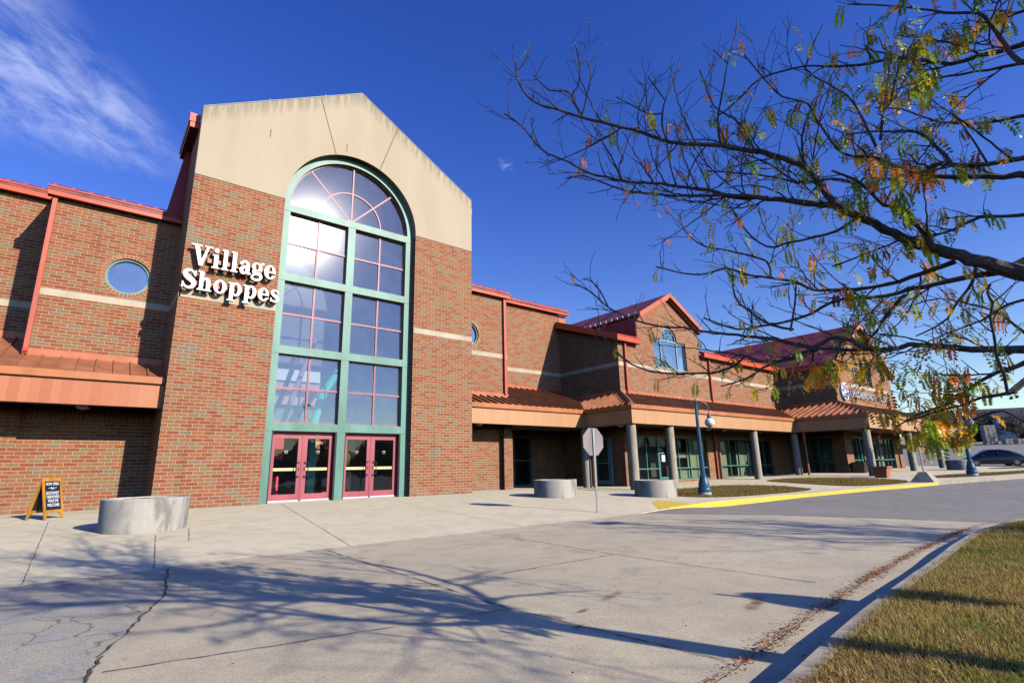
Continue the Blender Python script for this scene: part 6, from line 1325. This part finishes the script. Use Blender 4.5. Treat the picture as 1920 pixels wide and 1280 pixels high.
def gz(x, y): return hr(x, y)-.02
tx0, ty0 = 131, 11.5; z = gz(tx0, ty0)
P = empty('box_trailer', (tx0, ty0, z), 'long white box trailer parked on the rise at the back of the lot', 'trailer', rz=R(-52))
TW_ = flat('trailer_white', (.80, .82, .80), .4); TG = flat('trailer_mark', (.1, .4, .32), .5)
M = MB(); M.box(-3.6, 3.6, -1.2, 1.2, .95, 3.65, TW_); M.build('box', P, bevel=.05)
M = MB(); M.box(-1.4, .4, -1.23, -1.2, 2.1, 2.4, TG); M.build('side_stripe', P)
M = MB(); M.box(-3.7, 3.6, -.9, .9, .7, .95, BLACK); M.build('chassis', P)
for wx in (-2.3, -1.2, 2.6):
    for s in (-1, 1): M = MB(); M.tube([(wx, s*.85, .48), (wx, s*1.15, .48)], .48, BLACK, 18); M.build('wheel', P)
STN = concrete('block_stone', (.36, .34, .31), (.28, .265, .24), (.15, .14, .13))
for k, (x, y, hh, lab) in enumerate([(134.5, 5.3, 2.3, 'tall stack of grey stone blocks beside the white trailer'), (131.5, 4.8, 3.6, 'taller stack of grey stone blocks behind the trailer end'), (132, 2.2, 1.3, 'low stack of grey stone blocks right of the taller ones'), (130.2, .3, 1.1, 'lowest pallet of pale stone blocks nearest the dark shed')]):
    z = gz(x, y); M = MB(); n = max(1, int(hh/.45))
    for i in range(n):
        for j in range(3):
            o_ = rnd.uniform(-.06, .06); M.box(-.95+j*.64+o_, -.35+j*.64+o_, -.6, .6, i*.45, i*.45+.42, STN)
    o = M.build('stone_pallet', bevel=.03); o.location = (x, y, z); o.rotation_euler = (0, 0, R(-50)); o['label'] = lab; o['category'] = 'stone blocks'; o['group'] = 'stacks of stone blocks on the rise'
def shed(x, y, w_, d_, hh, rh, wallm, roofm, rz, name, label):
    z = gz(x, y)-.3; P = empty(name, (x, y, z), label, 'building', rz=rz)
    M = MB(); M.box(-w_/2, w_/2, -d_/2, d_/2, 0, hh, wallm); M.build('wall', P)
    M = MB(); e = .5; a = [(-w_/2-e, -d_/2-e, hh), (-w_/2-e, d_/2+e, hh), (-w_/2-e, 0, hh+rh)]; M.prism(a, [(w_/2+e, q[1], q[2]) for q in a], roofm); M.build('roof', P)
    for k in range(int(w_/7)):
        M = MB(); M.box(-w_/2+3+k*7, -w_/2+5.6+k*7, -d_/2-.06, -d_/2, .3, min(3.2, hh-.6), DARK); M.build('garage_door', P)
    return P
SHW = flat('shed_wall_pale', (.42, .42, .44), .7); SHR = flat('shed_roof_dark', (.06, .06, .065), .7); SHT = flat('shed_wall_dark', (.10, .09, .085), .8)
shed(172, -11, 44, 16, 5.0, 2.2, SHW, SHR, R(-72), 'warehouse', 'pale metal warehouse with a dark roof at the right edge beyond the lot')
shed(166, 14, 24, 12, 4.6, 3.4, SHT, SHR, R(-58), 'storage_shed', 'dark shed with a steep dark roof behind the white trailer')
# tan earth mound left of trailer
M = MB(); rng = random.Random(3); rs = []
for i in range(9):
    r_ = 13*(1-i/8.5); rs.append([(r_*math.cos(a)*rng.uniform(.9, 1.1), r_*.7*math.sin(a)*rng.uniform(.9, 1.1), -.4+2.6*(i/8)**.8+rng.uniform(-.1, .1)) for a in [2*math.pi*k/28 for k in range(28)]])
M.mesh([q for r_ in rs for q in r_], [(i*28+k, i*28+(k+1) % 28, (i+1)*28+(k+1) % 28, (i+1)*28+k) for i in range(8) for k in range(28)]+[tuple(range(8*28, 9*28))], flat('tan_earth', (.42, .30, .19), 1))
o = M.build('earth_mound', smooth=True, kind='structure'); o.location = (139, 22, gz(139, 22))
# scrub and trees along the back of the lot
def clump_tree(x, y, hh, wd, cols, label, name='leafy_tree', leafn=2600, seed=1, group=None):
    r = random.Random(seed); z = gz(x, y); P = empty(name, (x, y, z), label, 'tree', group)
    TRk = MB(); TRk.tube([(0, 0, -.3), (.05, 0, hh*.25), (0, .1, hh*.55)], [hh*.03, hh*.022, hh*.01], BARK, 8)
    for k in range(9): a = r.uniform(0, 6.28); q = (math.cos(a)*wd*.35, math.sin(a)*wd*.35, hh*r.uniform(.5, .85)); TRk.tube([(0, 0, hh*r.uniform(.2, .45)), (q[0]*.5, q[1]*.5, q[2]*.8), q], [hh*.013, hh*.009, hh*.003], BARK, 5)
    TRk.build('trunk', P, fixn=False); V = []; Fc = []; Cc = []
    cl = [(r.gauss(0, wd*.22), r.gauss(0, wd*.22), hh*r.uniform(.35, .95), r.uniform(.10, .2)*wd, r.choice(cols)) for _ in range(26)]
    for k in range(leafn):
        cx, cy, cz, cr, c = r.choice(cl); p = Vector((cx+r.gauss(0, cr*.5), cy+r.gauss(0, cr*.5), max(.2, cz+r.gauss(0, cr*.45)))); s = wd*.022*r.uniform(.6, 1.4); a = Vector((r.uniform(-1, 1), r.uniform(-1, 1), r.uniform(-1, 1))).normalized(); b_ = a.orthogonal().normalized()*s; a = a*s; b = len(V)
        V += [tuple(p-a), tuple(p+b_), tuple(p+a), tuple(p-b_)]; Fc.append((b, b+1, b+2, b+3)); v = r.uniform(.6, 1.3); Cc += [(c[0]*v, c[1]*v, c[2]*v, 1)]*4
    me = bpy.data.meshes.new('crown'); me.from_pydata(V, [], Fc); me.materials.append(LEAF); ca = me.color_attributes.new('Col', 'FLOAT_COLOR', 'POINT'); ca.data.foreach_set('color', np.array(Cc, 'f').ravel())
    o = bpy.data.objects.new('crown', me); COL.objects.link(o); o.parent = P; return P
BR_ = [(.08, .06, .05), (.11, .085, .06), (.06, .05, .04), (.12, .07, .04)]; GR_ = [(.04, .06, .015), (.06, .08, .02), (.12, .10, .03), (.20, .10, .03)]
clump_tree(136, 1.5, 5.5, 6, BR_, 'bare grey-brown shrubby tree between the stone stacks and the warehouse', 'bare_tree', 1800, 4)
clump_tree(150, 12, 7, 8, GR_, 'dark green tree behind the trailer in front of the shed', 'leafy_tree', 2200, 6)
clump_tree(70, -13.5, 3.6, 4.2, [(.03, .045, .015), (.12, .06, .02), (.22, .09, .02)], 'bushy dark shrub with rusty leaves behind the parked cars at the right edge', 'shrub', 2600, 9)
# woods behind the photographer, seen only in the glass
def far_wood():
    r = random.Random(21); V = []; Fc = []; Cc = []
    for k in range(42000):
        x = r.uniform(-90, 150); hh = 7+3.5*math.sin(x*.13)+2.5*math.sin(x*.41+1); y = -92+6*math.sin(x*.05)+r.gauss(0, 2.5); z = hh*r.random()**.8-.3; s = r.uniform(.25, .75); a = Vector((r.uniform(-1, 1), r.uniform(-1, 1), r.uniform(-1, 1))).normalized(); b_ = a.orthogonal().normalized()*s; a = a*s; p = Vector((x, y, z)); b = len(V)
        V += [tuple(p-a), tuple(p+b_), tuple(p+a), tuple(p-b_)]; Fc.append((b, b+1, b+2, b+3)); c = r.choice(GR_); Cc += [(*c, 1)]*4
    me = bpy.data.meshes.new('far_wood'); me.from_pydata(V, [], Fc); me.materials.append(LEAF); ca = me.color_attributes.new('Col', 'FLOAT_COLOR', 'POINT'); ca.data.foreach_set('color', np.array(Cc, 'f').ravel())
    o = bpy.data.objects.new('far_wood', me); COL.objects.link(o); o['kind'] = 'stuff'; o['label'] = 'distant wood across the lot, mirrored in the door glass'
far_wood()
# a sign and a lamp standing outside the frame whose shadows fall across the road
x, y = 5.35, -19.9; z = lawn_z(x, y); P = empty('roadside_sign', (x, y, z), 'roadside sign outside the picture on the near lawn', 'road sign', rz=R(62))
M = MB(); M.tube([(0, 0, -.1), (0, 0, 2.7)], .028, STEEL, 8); M.build('pole', P); M = MB(); c = arc(0, 2.2, .40, 0, 360, 24)[:-1]; M.prism([(a, -.035, b*1.0) for a, b in c], [(a, -.03, b*1.0) for a, b in c], SIGNB); M.build('sign_panel', P)
x, y = 12.6, -23.4; z = lawn_z(14, -22); P = empty('street_lamp', (x, y, z), 'tall slim light pole outside the picture on the near lawn', 'lamp post')
M = MB(); M.tube([(0, 0, -.1), (0, 0, 7.2)], [.07, .045], STEEL, 10); M.build('post', P); M = MB(); M.box(-.35, .35, -.15, .15, 7.2, 7.35, BLACK); M.build('lamp_head', P)
